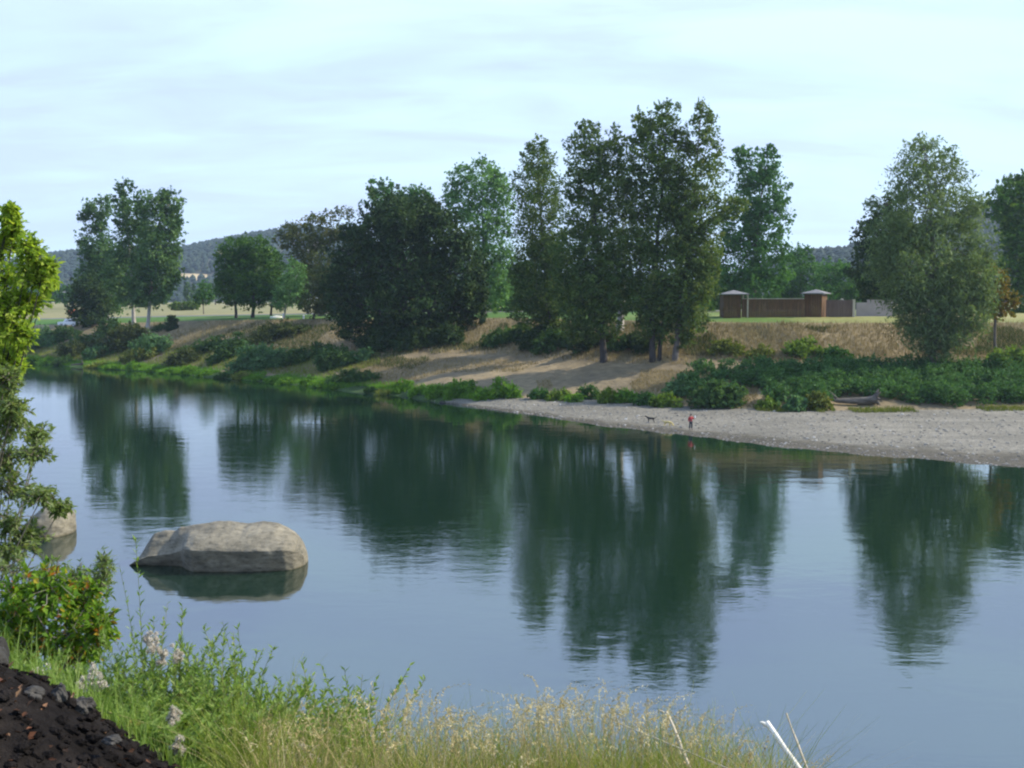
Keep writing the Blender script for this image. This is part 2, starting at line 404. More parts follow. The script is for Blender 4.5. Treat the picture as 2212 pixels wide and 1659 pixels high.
M['wood_grey'] = surfmat('weathered_boards', [(1.2, 3, [(.3, (.10, .065, .055)), (.7, (.16, .11, .09))])], mapscale=(4, 4, .25), rough=.85)
M['roof_grey'] = surfmat('grey_shingles', [(2, 3, [(.3, (.13, .13, .135)), (.7, (.19, .19, .195))])], rough=.8)
M['pale_wood'] = surfmat('pale_timber', [(2, 3, [(.3, (.45, .40, .30)), (.7, (.58, .52, .40))])], rough=.8)
M['concrete'] = surfmat('pale_block', [(.6, 4, [(.3, (.30, .26, .24)), (.7, (.38, .33, .31))])], rough=.9)
M['driftwood'] = surfmat('driftwood', [(1.5, 5, [(.3, (.05, .043, .035)), (.7, (.17, .15, .125))])], mapscale=(.4, 2, 2), bump=(3, .06))
M['white_stick'] = surfmat('bleached_wood', [(6, 4, [(.3, (.50, .46, .36)), (.7, (.80, .78, .70))])], bump=(18, .004), rough=.7)
M['tan_stick'] = surfmat('tan_wood', [(6, 4, [(.3, (.34, .29, .2)), (.7, (.52, .46, .34))])], bump=(18, .003), rough=.8)
def plain(name, c, rough=.5, spec=.5, metallic=0, var=.12):
    return surfmat(name, [(2.5, 3, [(.3, tuple(x * (1 - var) for x in c)), (.7, tuple(min(1, x * (1 + var)) for x in c))])], rough=rough, spec=spec, metallic=metallic)
M['paint_white'] = plain('white_car_paint', (.78, .79, .80), .25, .5, var=.02)
M['glass_dark'] = plain('dark_glass', (.03, .035, .04), .08, .6)
M['rubber'] = plain('tyre_rubber', (.02, .02, .02), .8)
M['rim'] = plain('alloy_rim', (.45, .45, .46), .35, .5, .8)
M['tail_red'] = plain('tail_lens', (.35, .02, .02), .2)
M['skin'] = plain('skin', (.50, .32, .23), .6)
M['red_cloth'] = plain('red_jacket', (.36, .045, .05), .9, .2)
M['navy_cloth'] = plain('dark_trousers', (.025, .035, .05), .9, .2)
M['hair'] = plain('dark_hair', (.035, .022, .016), .6)
M['white_cloth'] = plain('white_plastic', (.8, .8, .8), .6)
M['black_fur'] = plain('black_fur', (.012, .012, .012), .7, .3)
M['tan_fur'] = plain('tan_fur', (.50, .40, .16), .8, .2)
M['orange_cloth'] = plain('orange_plastic', (.55, .14, .06), .7, .3)

# ------------------------------------------------------------------ far bank terrain
SPX = np.array([-1500, -200, 57, 203, 373, 542, 723, 836, 961, 1074, 1243, 1469, 1695, 1921, 2147, 2500, 4000]) / 1.1302
SHY = np.array([868, 878, 887, 898, 910, 924, 940, 955, 966, 983, 1006, 1040, 1065, 1093, 1113, 1141, 1165]) / 1.1302
def ground_depth(py, z=0.0):
    v = -(py - CY) / F
    return (z - CAMZ) * (_c + v * _s) / (-_s + v * _c)
D0 = ground_depth(SHY)
SA = (SPX - CX) / F * 0.998      # x / Y of each column
T = lambda xs, ys: np.interp(SPX * 1.1302, xs, ys)
K1 = (D0, np.zeros_like(D0))
K2 = (D0 + T([-1500, 542, 961, 1074, 1243, 1469, 1695, 1921, 2147, 2500, 4000], [6, 6, 5, 4, 11, 24, 24, 28, 34, 44, 60]),
      T([-1500, 961, 1243, 4000], [.8, .8, 1.0, 1.1]))
K3 = (T([-1500, 57, 203, 373, 542, 723, 836, 961, 1074, 1243, 1469, 1695, 1921, 2147, 2500, 4000], [310, 285, 270, 252, 235, 222, 212, 206, 202, 193, 174, 168, 166, 166, 169, 190]),
      T([-1500, 57, 203, 373, 542, 723, 836, 961, 1074, 1243, 1469, 1695, 4000], [3.7, 3.7, 4.2, 4.6, 4.8, 5.2, 5.6, 6.0, 6.3, 6.3, 6.1, 6.1, 6.3]))
K4 = (T([-1500, 57, 203, 373, 542, 723, 836, 961, 1074, 1243, 1469, 1695, 1921, 2147, 2500, 4000], [340, 310, 293, 275, 257, 245, 236, 228, 222, 212, 194, 180, 177, 177, 181, 205]),
      T([-1500, 57, 203, 373, 542, 723, 836, 961, 1074, 1243, 1469, 1695, 1921, 2147, 4000], [8, 8, 8.8, 9.6, 10.4, 10.8, 11, 11.2, 11.4, 11.6, 11.6, 11.5, 11.45, 11.4, 11.4]))
K5 = (T([-1500, 57, 542, 1074, 1900, 4000], [370, 345, 296, 275, 268, 268]), T([-1500, 57, 542, 1074, 1900, 4000], [9, 9, 10.9, 12.0, 12.5, 12.5]))
K6 = (K5[0] + 9, K5[1] + .12)
K7 = (np.full_like(D0, 700), np.full_like(D0, 12.6))
K8 = (np.full_like(D0, 4600), np.full_like(D0, 13.0))
KL = (K4[0] + T([-1500, 1243, 1695, 4000], [8, 8, 10, 10]), K4[1] + T([-1500, 1243, 1695, 4000], [.25, .25, .75, .75]))
KN = [(D0 - 14, np.full_like(D0, -2.2)), K1, K2, K3, K4, KL, K5, K6, K7, K8]
ROWS = [3, 14, 22, 16, 6, 16, 2, 14, 14]
AF = np.concatenate([np.linspace(SA[0], -.62, 40)[:-1], np.linspace(-.62, .62, 420), np.linspace(.62, SA[-1], 40)[1:]])
def smooth(y, w=9):
    k = np.hanning(w + 2)[1:-1]; k /= k.sum()
    return np.convolve(np.pad(y, w // 2, mode='edge'), k, mode='valid')
KD = [smooth(np.interp(AF, SA, k[0])) for k in KN]
KZ = [smooth(np.interp(AF, SA, k[1])) for k in KN]
# natural wobble of the shoreline
wob = fbm(AF * 60, AF * 0 + 3.3, 4) * 1.6
for i in (0, 1): KD[i] = KD[i] + wob * np.clip(KD[1] / 150, .6, 1.6)
KDm = np.stack(KD); KZm = np.stack(KZ)
def rough_amp(x, y, k):
    a = {0: 0, 1: .12, 2: .5, 3: .75, 4: .1, 5: .22, 6: 0, 7: .3, 8: .3}[k]
    return a * fbm(x * .11, y * .11, 5)
def gz(x, Y):
    a = x / Y
    i = int(np.clip(np.searchsorted(AF, a) - 1, 0, len(AF) - 2)); f = np.clip((a - AF[i]) / (AF[i + 1] - AF[i]), 0, 1)
    d = KDm[:, i] * (1 - f) + KDm[:, i + 1] * f; z = KZm[:, i] * (1 - f) + KZm[:, i + 1] * f
    k = int(np.clip(np.searchsorted(d, Y) - 1, 0, 8))
    s = np.clip((Y - d[k]) / (d[k + 1] - d[k]), 0, 1)
    win = min(1, 8 * s * (1 - s)) if k not in (3, 2, 1) else min(1, 6 * s * (1 - s))
    return float(np.interp(Y, d, z) + rough_amp(np.array(x), np.array(Y), k) * win)
def kd(px, k):
    return float(np.interp((px - CX) / F * .998, AF, KDm[k]))
def strip(name, k, mat, mask=None):
    n = ROWS[k]
    s = np.linspace(0, 1, n + 1)[:, None]
    Yv = KDm[k] * (1 - s) + KDm[k + 1] * s; Z = KZm[k] * (1 - s) + KZm[k + 1] * s
    X = AF[None, :] * Yv
    win = np.minimum(1, (8 if k not in (3, 2, 1) else 6) * s * (1 - s))
    Z = Z + rough_amp(X, Yv, k) * win
    V = np.stack([X, Yv, Z], -1).reshape(-1, 3); m = len(AF)
    cols = np.arange(m - 1) if mask is None else np.nonzero(mask[:-1])[0]
    i = (np.arange(n)[:, None] * m + cols[None, :]).ravel()
    mb = MB(); mb.add(V, np.stack([i, i + 1, i + 1 + m, i + m], 1))
    return tag(mb.build(name, mat, smooth=True), kind='structure')
cutA = (960 - CX) / F
strip('gravel_beach', 1, M['gravel'], AF >= cutA)
strip('grassy_bank', 1, M['grassbank'], AF < cutA)
strip('river_bed', 0, M['gravel'])
strip('terrace', 2, M['sand'])
strip('bank_slope', 3, M['slope'])
strip('lawn_edge', 4, M['lawn'])
strip('lawn', 5, M['lawn'])
strip('road', 6, M['road'])
strip('field', 7, M['field'])
strip('plain', 8, M['field'])

def hit(px, py, y0=90., y1=700.):
    """where the sight line of a view position meets the far ground"""
    Y = y0
    while Y < y1:
        p = P(px, py, Y)
        if p[2] <= gz(p[0], Y): return np.array([p[0], Y, gz(p[0], Y)])
        Y += .4
    p = P(px, py, y1); return np.array([p[0], y1, gz(p[0], y1)])
def ground_at(px, Y):
    x = (px - CX) / F * .998 * Y
    return np.array([x, Y, gz(x, Y)])

# ------------------------------------------------------------------ river
def water_mat():
    m, t, o = newmat('river_water')
    v1 = mapped(t, (.55, 1.0, 1), (0, 0, math.radians(12)))
    v2 = mapped(t, (1, 1, 1))
    big = noise(t, v2, .018, 3, .5, .6)
    amp = ramp(t, [(.40, G(.2)), (.64, G(1.5))]); t.links.new(big.outputs[0], amp.inputs[0])
    a = noise(t, v1, .55, 2, .5, .3)
    b = noise(t, v1, 3.4, 3, .55, .3)
    mul = t.nodes.new('ShaderNodeMath'); mul.operation = 'MULTIPLY'; t.links.new(b.outputs[0], mul.inputs[0]); mul.inputs[1].default_value = .36
    mm = t.nodes.new('ShaderNodeMath'); mm.operation = 'MULTIPLY'; t.links.new(mul.outputs[0], mm.inputs[0]); t.links.new(amp.outputs[0], mm.inputs[1])
    ad = t.nodes.new('ShaderNodeMath'); ad.operation = 'ADD'; t.links.new(a.outputs[0], ad.inputs[0]); t.links.new(mm.outputs[0], ad.inputs[1])
    bp = t.nodes.new('ShaderNodeBump'); bp.inputs['Strength'].default_value = 1; bp.inputs['Distance'].default_value = .015
    t.links.new(ad.outputs[0], bp.inputs['Height'])
    p = t.nodes.new('ShaderNodeBsdfPrincipled')
    p.inputs['Base Color'].default_value = (.006, .020, .011, 1)
    p.inputs['Roughness'].default_value = .03
    p.inputs['IOR'].default_value = 2.1
    t.links.new(bp.outputs[0], p.inputs['Normal']); t.links.new(p.outputs[0], o.inputs['Surface'])
    return m
mb = MB()
xs = np.linspace(-900, 900, 31); ys = np.linspace(14, 420, 15)
g = np.array([[x, y, 0] for y in ys for x in xs]); i = (np.arange(14)[:, None] * 31 + np.arange(30)).ravel()
mb.add(g, np.stack([i, i + 1, i + 32, i + 31], 1))
tag(mb.build('river', water_mat()), kind='structure')

# ------------------------------------------------------------------ hills
CLR = [((412 - CX) / F, (600 - CY) / F, 46 / F, 9 / F), ((485 - CX) / F, (548 - CY) / F, 20 / F, 7 / F)]
def clearing(p):
    d = p - CAM; w = d[1] * _c - d[2] * _s; u = d[0] / w; v = -(d[1] * _s + d[2] * _c) / w
    return any(((u - a) / e) ** 2 + ((v - b) / f) ** 2 < 1 for a, b, e, f in CLR)
def hill(name, pts, y0, yr, y1, seed):
    px = np.array([p[0] for p in pts], float); py = np.array([p[1] for p in pts], float)
    X = np.linspace(px[0], px[-1], 420); ZY = np.interp(X, px, py)
    ZY = smooth(ZY, 21)
    zr = np.array([P(a, b, yr)[2] for a, b in zip(X, ZY)])
    rows = []
    R = 60
    for j in range(R + 1):
        s = j / R
        Y = y0 + (yr - y0) * s if True else 0
        h = (math.sin((s - .5) * math.pi) + 1) / 2
        x = (X - CX) / F * Y
        z = 12.5 + (zr - 12.5) * h + fbm(x * .006 + seed, np.full_like(x, Y * .006), 5) * 26 * math.sin(s * math.pi)
        rows.append(np.stack([x, np.full_like(x, Y), z], 1))
    for j in range(1, 9):
        s = j / 8; Y = yr + (y1 - yr) * s; x = (X - CX) / F * Y
        z = 12.0 + (zr - 12.0) * (math.cos(s * math.pi) + 1) / 2
        rows.append(np.stack([x, np.full_like(x, Y), z], 1))
    V = np.stack(rows); n, m = V.shape[:2]
    i = (np.arange(n - 1)[:, None] * m + np.arange(m - 1)).ravel()
    fc = np.stack([i, i + 1, i + 1 + m, i + m], 1); VV = V.reshape(-1, 3); c = VV[fc].mean(1)
    cl = np.array([clearing(q) for q in c])
    mb = MB(); mb.add(VV, fc[~cl]); tag(mb.build(name, M['hill'], smooth=True), kind='structure')
    if cl.any():
        mb = MB(); mb.add(VV, fc[cl]); tag(mb.build('hay_clearing', M['hayfield'], smooth=True), kind='structure')
    return V[:R + 3]
HL = hill('hills', [(-700, 600), (-300, 575), (60, 566), (105, 558), (170, 548), (220, 556), (380, 548), (450, 535), (520, 520), (600, 507), (660, 500), (760, 520), (900, 560), (1100, 600), (1300, 640)], 1250, 2100, 2900, 0)
HR = hill('hills', [(1500, 630), (1680, 575), (1760, 556), (1850, 540), (1960, 500), (2080, 462), (2150, 445), (2300, 420), (2700, 430), (3200, 520)], 900, 1350, 1900, 9)
def forest(V, n, hmin, hmax, seed, skip=None):
    r = np.random.default_rng(seed); mb = MB(); R, m = V.shape[:2]
    k = 0
    while k < n:
        j = r.integers(1, R - 1); i = r.integers(0, m - 1)
        p = V[j, i] * (1 - (f := r.random())) + V[j, i + 1] * f
        g2 = r.random(); p = p * (1 - g2) + (V[j + 1, i]) * g2
        k += 1
        if vnoise(np.array(p[0] * .007 + seed), np.array(p[1] * .007)) > .38: continue
        if skip and skip(p): continue
        h = r.uniform(hmin, hmax); rad = h * r.uniform(.42, .62)
        tint = np.clip(r.normal(.45, .22), 0, 1); a0 = r.random() * 6
        ring = []
        for q in range(3):
            zz = [0.06, .38, .7][q] * h; rr = [.9, 1, .7][q] * rad
            a = a0 + np.arange(5) * 1.2566 + q * .6
            ring.append(np.stack([p[0] + np.cos(a) * rr * r.uniform(.75, 1.2, 5), p[1] + np.sin(a) * rr, np.full(5, p[2] + zz)], 1))
        vv = np.vstack(ring + [[p + [0, 0, h]]])
        fs = [(5 * q + b, 5 * q + (b + 1) % 5, 5 * q + 5 + (b + 1) % 5, 5 * q + 5 + b) for q in range(2) for b in range(5)]
        mb.add(vv, fs, tint); mb.add(vv, [(10 + b, 10 + (b + 1) % 5, 15) for b in range(5)], tint)
    return mb
fl = forest(HL, 13000, 6, 12, 1, lambda p: p[1] < 1330 or clearing(p))
tag(fl.build('hill_forest', M['conifer']), 'hazy blue green forest covering the low hills', 'forest', kind='stuff')
fr = forest(HR, 6000, 6, 11, 5)
tag(fr.build('hill_forest', M['conifer']), 'hazy forest on the hill behind the fence', 'forest', kind='stuff')

exec_parts = []
# ------------------------------------------------------------------ trees
def crown(mb, lobes, lai, lw, ll, clump=26, sig=.16, flat=.75, droop=0.0, shell=.35, tshift=0.0):
    for c, r in lobes:
        c = np.asarray(c); r = np.asarray(r)
        n = int(1.9 * lai * math.pi * r[0] * r[2] / (lw * ll * .5)); n = max(n, 30)
        n = int(n * .82); k = max(5, n // clump)
        d = unit(rng.normal(size=(k, 3)))
        rr = shell + (1.04 - shell) * rng.random(k) ** .45
        ex = rng.random(k) < .10
        rr = np.where(ex, rng.uniform(1.0, 1.18, k), rr)
        cc = c + d * r * rr[:, None]
        s = np.clip(sig * r.mean(), .2, .7) * rng.uniform(.6, 1.5, k)
        idx = rng.integers(0, k, n)
        off = rng.normal(size=(n, 3)) * s[idx][:, None] * np.array([1, 1, flat])
        p = cc[idx] + off
        ct = np.clip(rng.normal(.45 + tshift, .24, k), 0, 1)
        t = np.clip(ct[idx] * .75 + rng.random(n) * .3 - .02, 0, 1)
        nr = rng.normal(size=(n, 3)) + d[idx] * .6 + np.array([0, 0, .35])
        tg = rng.normal(size=(n, 3)) + np.array([0, 0, -2.0 * droop]) if droop else None
        sc = rng.uniform(.55, 1.6, n)
        cards(mb, p, nr, lw * sc, ll * sc, t, tg)
        # ragged sprays that break the outline
        ks = 9; d = unit(rng.normal(size=(ks, 3)) + np.array([0, 0, .25])); m_ = max(6, int(n * .26 / ks))
        o0 = c + d * r * .84; dv = unit(d * np.array([1, 1, .8]) + np.array([0, 0, .55])) * (r.mean() * rng.uniform(.28, .75, ks))[:, None]
        jx = rng.integers(0, ks, m_ * ks); u = rng.random(m_ * ks)
        p = o0[jx] + dv[jx] * u[:, None] + rng.normal(size=(m_ * ks, 3)) * (r.mean() * .13 * (1.15 - u))[:, None]
        tt = np.clip(rng.normal(.5 + tshift, .2, ks)[jx] * .75 + rng.random(m_ * ks) * .3, 0, 1); sc = rng.uniform(.55, 1.4, m_ * ks)
        cards(mb, p, rng.normal(size=p.shape) + np.array([0, 0, .35]), lw * sc, ll * sc, tt, (rng.normal(size=p.shape) + np.array([0, 0, -2. * droop])) if droop else None)

def px_lobes(lobes, Y, depth=1.0):
    out = []
    for q, l in enumerate(lobes):
        px, py, rx, ry = l[:4]
        dyy = l[4] if len(l) > 4 else 0.0
        y = Y + dyy + rng.uniform(-.35, .35) * rx * Y / F
        out.append((P(px, py, y), np.array([rx * Y / F, rx * Y / F * depth, ry * Y / F])))
    return out
def tree(name, label, base, lobes, mat, lai=2.3, lw=.34, ll=.55, trunk=.35, bark='bark', lean_top=None, group=None, cat='tree',
         clump=18, sig=.15, droop=0.0, shell=.35, extra_trunks=(), tshift=0.0, depth=1.0, limbs=True, grow=1.0):
    base = np.asarray(base, float)
    L_ = px_lobes([(l[0], l[1], l[2] * grow, *l[3:]) for l in lobes], base[1], depth)
    root = thing(name, base, label, cat, group)
    tb = MB()
    top = max(L_, key=lambda q: q[0][2])[0]
    hgt = top[2] - base[2]
    mean = np.mean([q[0] for q in L_], axis=0)
    mid = base * .45 + np.array([mean[0], mean[1], base[2] + hgt * .5]) * .55; mid[2] = base[2] + hgt * .45
    pts = [base + [0, 0, -.4], base * .85 + mid * .15 + [0, 0, 0], base * .5 + mid * .5, mid, mid * .5 + top * .5, top]
    pts = np.array(pts); pts[1:-1, :2] += rng.normal(0, trunk * .35, (4, 2))
    tube(tb, pts, trunk * np.array([1.35, 1.0, .85, .66, .38, .08]), 9, wob=.12)
    for q in extra_trunks:
        b2 = np.asarray(q[0], float); e2 = np.asarray(q[1], float); r2 = q[2]
        pp = bez(b2 + [0, 0, -.4], e2, 0, 6, r2 * .4); tube(tb, pp, r2 * np.linspace(1.25, .3, 6), 8, wob=.12)
    if limbs:
        for c, r in L_:
            zt = np.clip((c[2] - r[2] * .9 - base[2]) / hgt, .12, .9)
            a = np.array([np.interp(base[2] + zt * hgt, pts[:, 2], pts[:, k]) for k in range(3)])
            rr = max(.05, trunk * .36 * (1 - zt * .6))
            tube(tb, bez(a, c, .4, 5, .25), rr * np.linspace(1, .3, 5), 6)
            for _ in range(3):
                e = c + unit(rng.normal(size=3)) * r * .85
                tube(tb, bez(c * .7 + a * .3, e, .2, 4, .15), rr * .45 * np.linspace(1, .25, 4), 5)
    tb.build('trunk', M[bark], root, smooth=True, origin=None)
    cb_ = MB(); crown(cb_, L_, lai, lw, ll, clump, sig, .75, droop, shell, tshift)
    cb_.build('crown', M[mat], root)
    for ch in root.children:
        ch.data.transform(Matrix.Translation(-Vector(base)))
    return root
def bush(name, label, spec, mat, lai=2.6, lw=.26, ll=.42, group=None, cat='bush', Y=None, sink=.25, droop=0.0, n=None, tshift=0.0):
    """spec: (px, py of the base, half width, height) in view units"""
    px, py, rx, h = spec
    b = hit(px, py) if Y is None else ground_at(px, Y)
    s = b[1] / F; w = rx * s; hh = h * s
    root = thing(name, b, label, cat, group)
    Ls = []
    k = n or max(4, int(rx / 9))
    for q in range(k):
        u = (q + .5) / k * 2 - 1 + rng.uniform(-.15, .15)
        fall = math.sqrt(max(.08, 1 - u * u * .8))
        rr = w * rng.uniform(.30, .45); rz = hh * fall * rng.uniform(.32, .45)
        x = b[0] + u * (w - rr * .7); y = b[1] + rng.uniform(-.35, .35) * w * .8
        Ls.append((np.array([x, y, gz(x, y) + hh * fall * .55 * rng.uniform(.75, 1.1)]), np.array([rr, rr, rz])))
        Ls.append((np.array([x + rng.uniform(-.2, .2) * w, y - rr * .4, gz(x, y) + rz * .45]), np.array([rr * .9, rr * .9, rz * .7])))
    sb = MB()
    for c, r in Ls:
        g0 = np.array([b[0] + (c[0] - b[0]) * .4, b[1] + (c[1] - b[1]) * .4, gz(b[0] + (c[0] - b[0]) * .4, b[1]) - .1])
        tube(sb, bez(g0, c, .1, 4, .05), np.linspace(.06, .02, 4), 5)
    sb.build('stem', M['dark_bark'], root)
    cb_ = MB(); crown(cb_, Ls, lai, lw, ll, 20, .2, .8, droop, .3, tshift); cb_.build('foliage', M[mat], root)
    for ch in root.children: ch.data.transform(Matrix.Translation(-Vector(b)))
    return root

LG = 'cottonwoods standing on the far left bank'
tree('cottonwood_tree', 'leftmost cottonwood of the far left bank group, dark broken crown and pale slanting trunk', hit(232, 692), [(215, 450, 28, 26), (200, 478, 26, 26), (205, 525, 30, 38), (228, 560, 38, 48), (205, 600, 35, 42), (240, 630, 36, 50), (215, 640, 30, 35)], 'left_cottonwood', 2.6, .42, .68, .45, 'pale_bark', group=LG)
tree('cottonwood_tree', 'tallest cottonwood of the far left bank group, small tuft at its tip', hit(290, 702), [(268, 405, 18, 18), (262, 438, 17, 20), (285, 470, 36, 35), (292, 530, 42, 50), (272, 590, 40, 48), (285, 630, 30, 35)], 'left_cottonwood', 2.6, .42, .68, .45, 'pale_bark', group=LG)
tree('cottonwood_tree', 'right cottonwood of the far left bank group, broad flat top and leaning white trunk', hit(318, 712), [(325, 440, 40, 24), (365, 438, 26, 26), (372, 478, 20, 28), (345, 490, 42, 38), (340, 545, 42, 45), (358, 590, 28, 45), (330, 625, 38, 40), (300, 615, 28, 38)], 'left_cottonwood', 2.6, .42, .68, .45, 'pale_bark', group=LG, tshift=.1)
tree('dark_tree', 'low dark tree at the foot of the far left cottonwoods, beside the white truck', hit(195, 702), [(190, 625, 32, 30), (178, 665, 28, 30), (212, 660, 24, 40), (195, 690, 30, 16)], 'oak', 3.0, .42, .6, .4, 'dark_bark')
RG = 'round park trees left of the big oak'
tree('round_tree', 'left of the two round dark green park trees on the lawn', hit(510, 687), [(500, 570, 30, 35), (512, 538, 36, 24), (492, 610, 26, 38), (520, 600, 36, 50), (505, 640, 30, 22)], 'round', 2.8, .38, .58, .35, 'dark_bark', group=RG)
tree('round_tree', 'right of the two round dark green park trees on the lawn', hit(545, 686), [(552, 540, 36, 26), (562, 590, 32, 45), (545, 630, 36, 34), (572, 630, 20, 32)], 'round', 2.8, .38, .58, .4, 'dark_bark', group=RG)
tree('round_tree', 'slim dark park tree with a thin straight trunk, behind the round pair', ground_at(585, 283), [(598, 600, 26, 42), (590, 565, 20, 28), (605, 640, 24, 24)], 'round', 2.4, .36, .55, .28, 'dark_bark', group=RG)
tree('rusty_tree', 'sparse tree with rusty brown flat topped branches, left of the big oak', ground_at(690, 262), [(622, 500, 26, 12), (645, 490, 26, 10), (690, 473, 34, 12), (740, 463, 26, 10), (655, 515, 36, 16), (612, 522, 18, 16), (700, 515, 40, 26), (740, 505, 26, 20), (690, 570, 44, 42), (720, 610, 36, 42), (655, 570, 30, 40), (650, 620, 30, 35)], 'rusty', 1.7, .36, .55, .4, 'bark', sig=.2)
tree('pale_tree', 'small blue green tree with a white trunk on the lawn edge', hit(613, 689), [(622, 630, 26, 32), (640, 595, 22, 34), (610, 652, 20, 18), (645, 645, 22, 20)], 'pale', 1.9, .3, .46, .2, 'pale_bark')
tree('rusty_tree', 'small tree with reddish leaf flecks beside the left edge of the big oak', hit(677, 690), [(680, 650, 32, 28), (712, 655, 28, 28), (692, 610, 28, 30)], 'rusty', 2.0, .32, .48, .22, 'dark_bark', tshift=-.1)
b0 = hit(870, 738)
ob = lambda px, py, Y=None: hit(px, py)
tree('oak_tree', 'huge dark green spreading oak on the bank, middle of the far shore', b0, [(880, 470, 84, 40), (810, 520, 60, 52), (765, 590, 52, 62), (742, 650, 36, 55), (870, 560, 105, 78, 3), (955, 525, 66, 58), (995, 585, 54, 62), (1012, 650, 40, 48), (900, 650, 105, 60, 3), (780, 700, 52, 38), (880, 708, 80, 34), (960, 700, 55, 30), (845, 450, 40, 22), (930, 470, 45, 28), (712, 615, 18, 22), (1042, 620, 18, 28), (905, 436, 34, 14), (992, 520, 26, 24), (768, 505, 30, 24), (735, 570, 18, 20), (1030, 680, 22, 22), (850, 430, 18, 12)], 'oak', 2.6, .36, .55, .8, 'dark_bark', sig=.13,
     extra_trunks=[(hit(830, 735), P(800, 600, b0[1]), .45), (hit(905, 735), P(960, 600, b0[1]), .5)])
tree('maple_tree', 'tall green tree whose crown shows above the big oak', ground_at(850, 268), [(812, 408, 20, 18), (838, 402, 16, 16), (830, 436, 42, 26), (880, 425, 24, 20), (908, 420, 22, 18), (915, 455, 36, 34), (860, 480, 60, 45), (880, 560, 60, 60)], 'maple', 1.9, .42, .62, .5, 'bark')
tree('pale_maple_tree', 'airy light green tree between the big oak and the tall cottonwoods', ground_at(1045, 246), [(1040, 358, 20, 16), (1075, 385, 16, 18), (995, 380, 24, 22), (1048, 400, 42, 34), (1080, 440, 28, 42), (978, 415, 22, 22), (1005, 440, 36, 32), (1035, 475, 40, 38), (1070, 525, 36, 50), (1085, 590, 26, 50), (1060, 620, 40, 50), (1020, 560, 35, 50)], 'pale', 2.1, .36, .55, .45, 'bark', sig=.2)
CG = 'tall cottonwoods on the far bank right of the oak'
tree('tall_cottonwood_tree', 'leftmost tall cottonwood of the riverbank row, narrow pointed crown', hit(1187, 738), [(1160, 318, 20, 22), (1160, 350, 34, 30), (1158, 395, 44, 40), (1165, 450, 48, 45), (1165, 510, 50, 48), (1160, 570, 48, 50), (1150, 630, 42, 42), (1190, 640, 38, 45), (1178, 690, 30, 28), (1120, 600, 18, 30), (1135, 670, 34, 30), (1205, 680, 30, 34), (1200, 590, 36, 50), (1185, 540, 40, 48)], 'cottonwood', 1.75, .25, .43, .42, 'bark', group=CG, grow=1.06)
b1 = hit(1305, 782)
tree('tall_cottonwood_tree', 'second tall cottonwood of the riverbank row, forked pointed top and dark trunk', b1, [(1270, 280, 20, 22), (1265, 312, 34, 26), (1332, 300, 20, 26), (1275, 350, 46, 34), (1325, 350, 30, 40), (1245, 395, 30, 36), (1300, 410, 52, 48), (1280, 470, 58, 50), (1278, 540, 60, 55), (1290, 610, 60, 58), (1265, 670, 46, 45), (1320, 650, 36, 40), (1230, 560, 40, 55), (1240, 640, 40, 50), (1296, 580, 40, 55), (1255, 715, 34, 26), (1300, 700, 40, 34)], 'cottonwood', 1.9, .25, .43, .5, 'dark_bark', group=CG, grow=1.06)
tree('tall_cottonwood_tree', 'cottonwood with a stout white leaning trunk, set back between the dark ones', hit(1338, 716), [(1345, 470, 24, 40), (1330, 545, 26, 50), (1375, 530, 26, 46)], 'cottonwood', 1.6, .23, .40, .62, 'pale_bark', group=CG, grow=1.06)
b2 = hit(1410, 782)
tree('tall_cottonwood_tree', 'tall cottonwood with two dark stems, the broadest of the riverbank row', b2, [(1440, 240, 26, 20), (1388, 268, 22, 26), (1418, 285, 48, 34), (1400, 345, 48, 48), (1450, 350, 46, 50), (1420, 430, 58, 55), (1430, 510, 66, 58), (1440, 590, 56, 58), (1450, 650, 46, 48), (1430, 700, 40, 38), (1375, 430, 36, 50), (1375, 560, 38, 60), (1390, 640, 40, 50), (1400, 710, 30, 30), (1470, 430, 40, 60)], 'cottonwood', 1.9, .25, .43, .45, 'dark_bark', group=CG, grow=1.06, extra_trunks=[(hit(1424, 780), P(1440, 560, b2[1]), .3)])
tree('tall_cottonwood_tree', 'rightmost tall cottonwood of the riverbank row, spire top and olive leaves', hit(1457, 780), [(1515, 236, 15, 20), (1518, 268, 26, 26), (1530, 325, 32, 38), (1520, 395, 42, 48), (1512, 470, 55, 48), (1575, 450, 30, 24), (1598, 440, 16, 16), (1500, 560, 42, 52), (1490, 640, 40, 50), (1482, 700, 34, 38), (1478, 300, 16, 30), (1510, 540, 46, 44), (1520, 600, 30, 50), (1500, 690, 30, 36), (1470, 735, 22, 18), (1480, 510, 46, 50)], 'cottonwood', 1.75, .25, .43, .42, 'bark', group=CG, grow=1.06, tshift=.18)
tree('maple_tree', 'tall deep green broadleaf tree behind the left end of the board fence', ground_at(1630, 252), [(1604, 335, 20, 18), (1660, 333, 22, 16), (1630, 370, 46, 36), (1640, 425, 54, 48), (1600, 490, 46, 50), (1660, 485, 44, 52), (1590, 570, 50, 60), (1655, 570, 52, 58), (1625, 625, 60, 35)], 'maple', 2.3, .42, .62, .55, 'bark')
tree('small_green_tree', 'small dark green tree behind the fence, left of the distant hill', ground_at(1732, 300), [(1730, 558, 26, 26), (1742, 600, 36, 36), (1708, 618, 26, 30)], 'maple', 2.6, .4, .6, .3, 'bark')
tree('small_green_tree', 'bushy lighter green tree behind the right half of the fence', ground_at(1808, 282), [(1800, 585, 36, 22), (1822, 618, 38, 30), (1780, 638, 36, 25), (1850, 640, 26, 24)], 'maple', 2.6, .4, .6, .3, 'bark', tshift=.2)
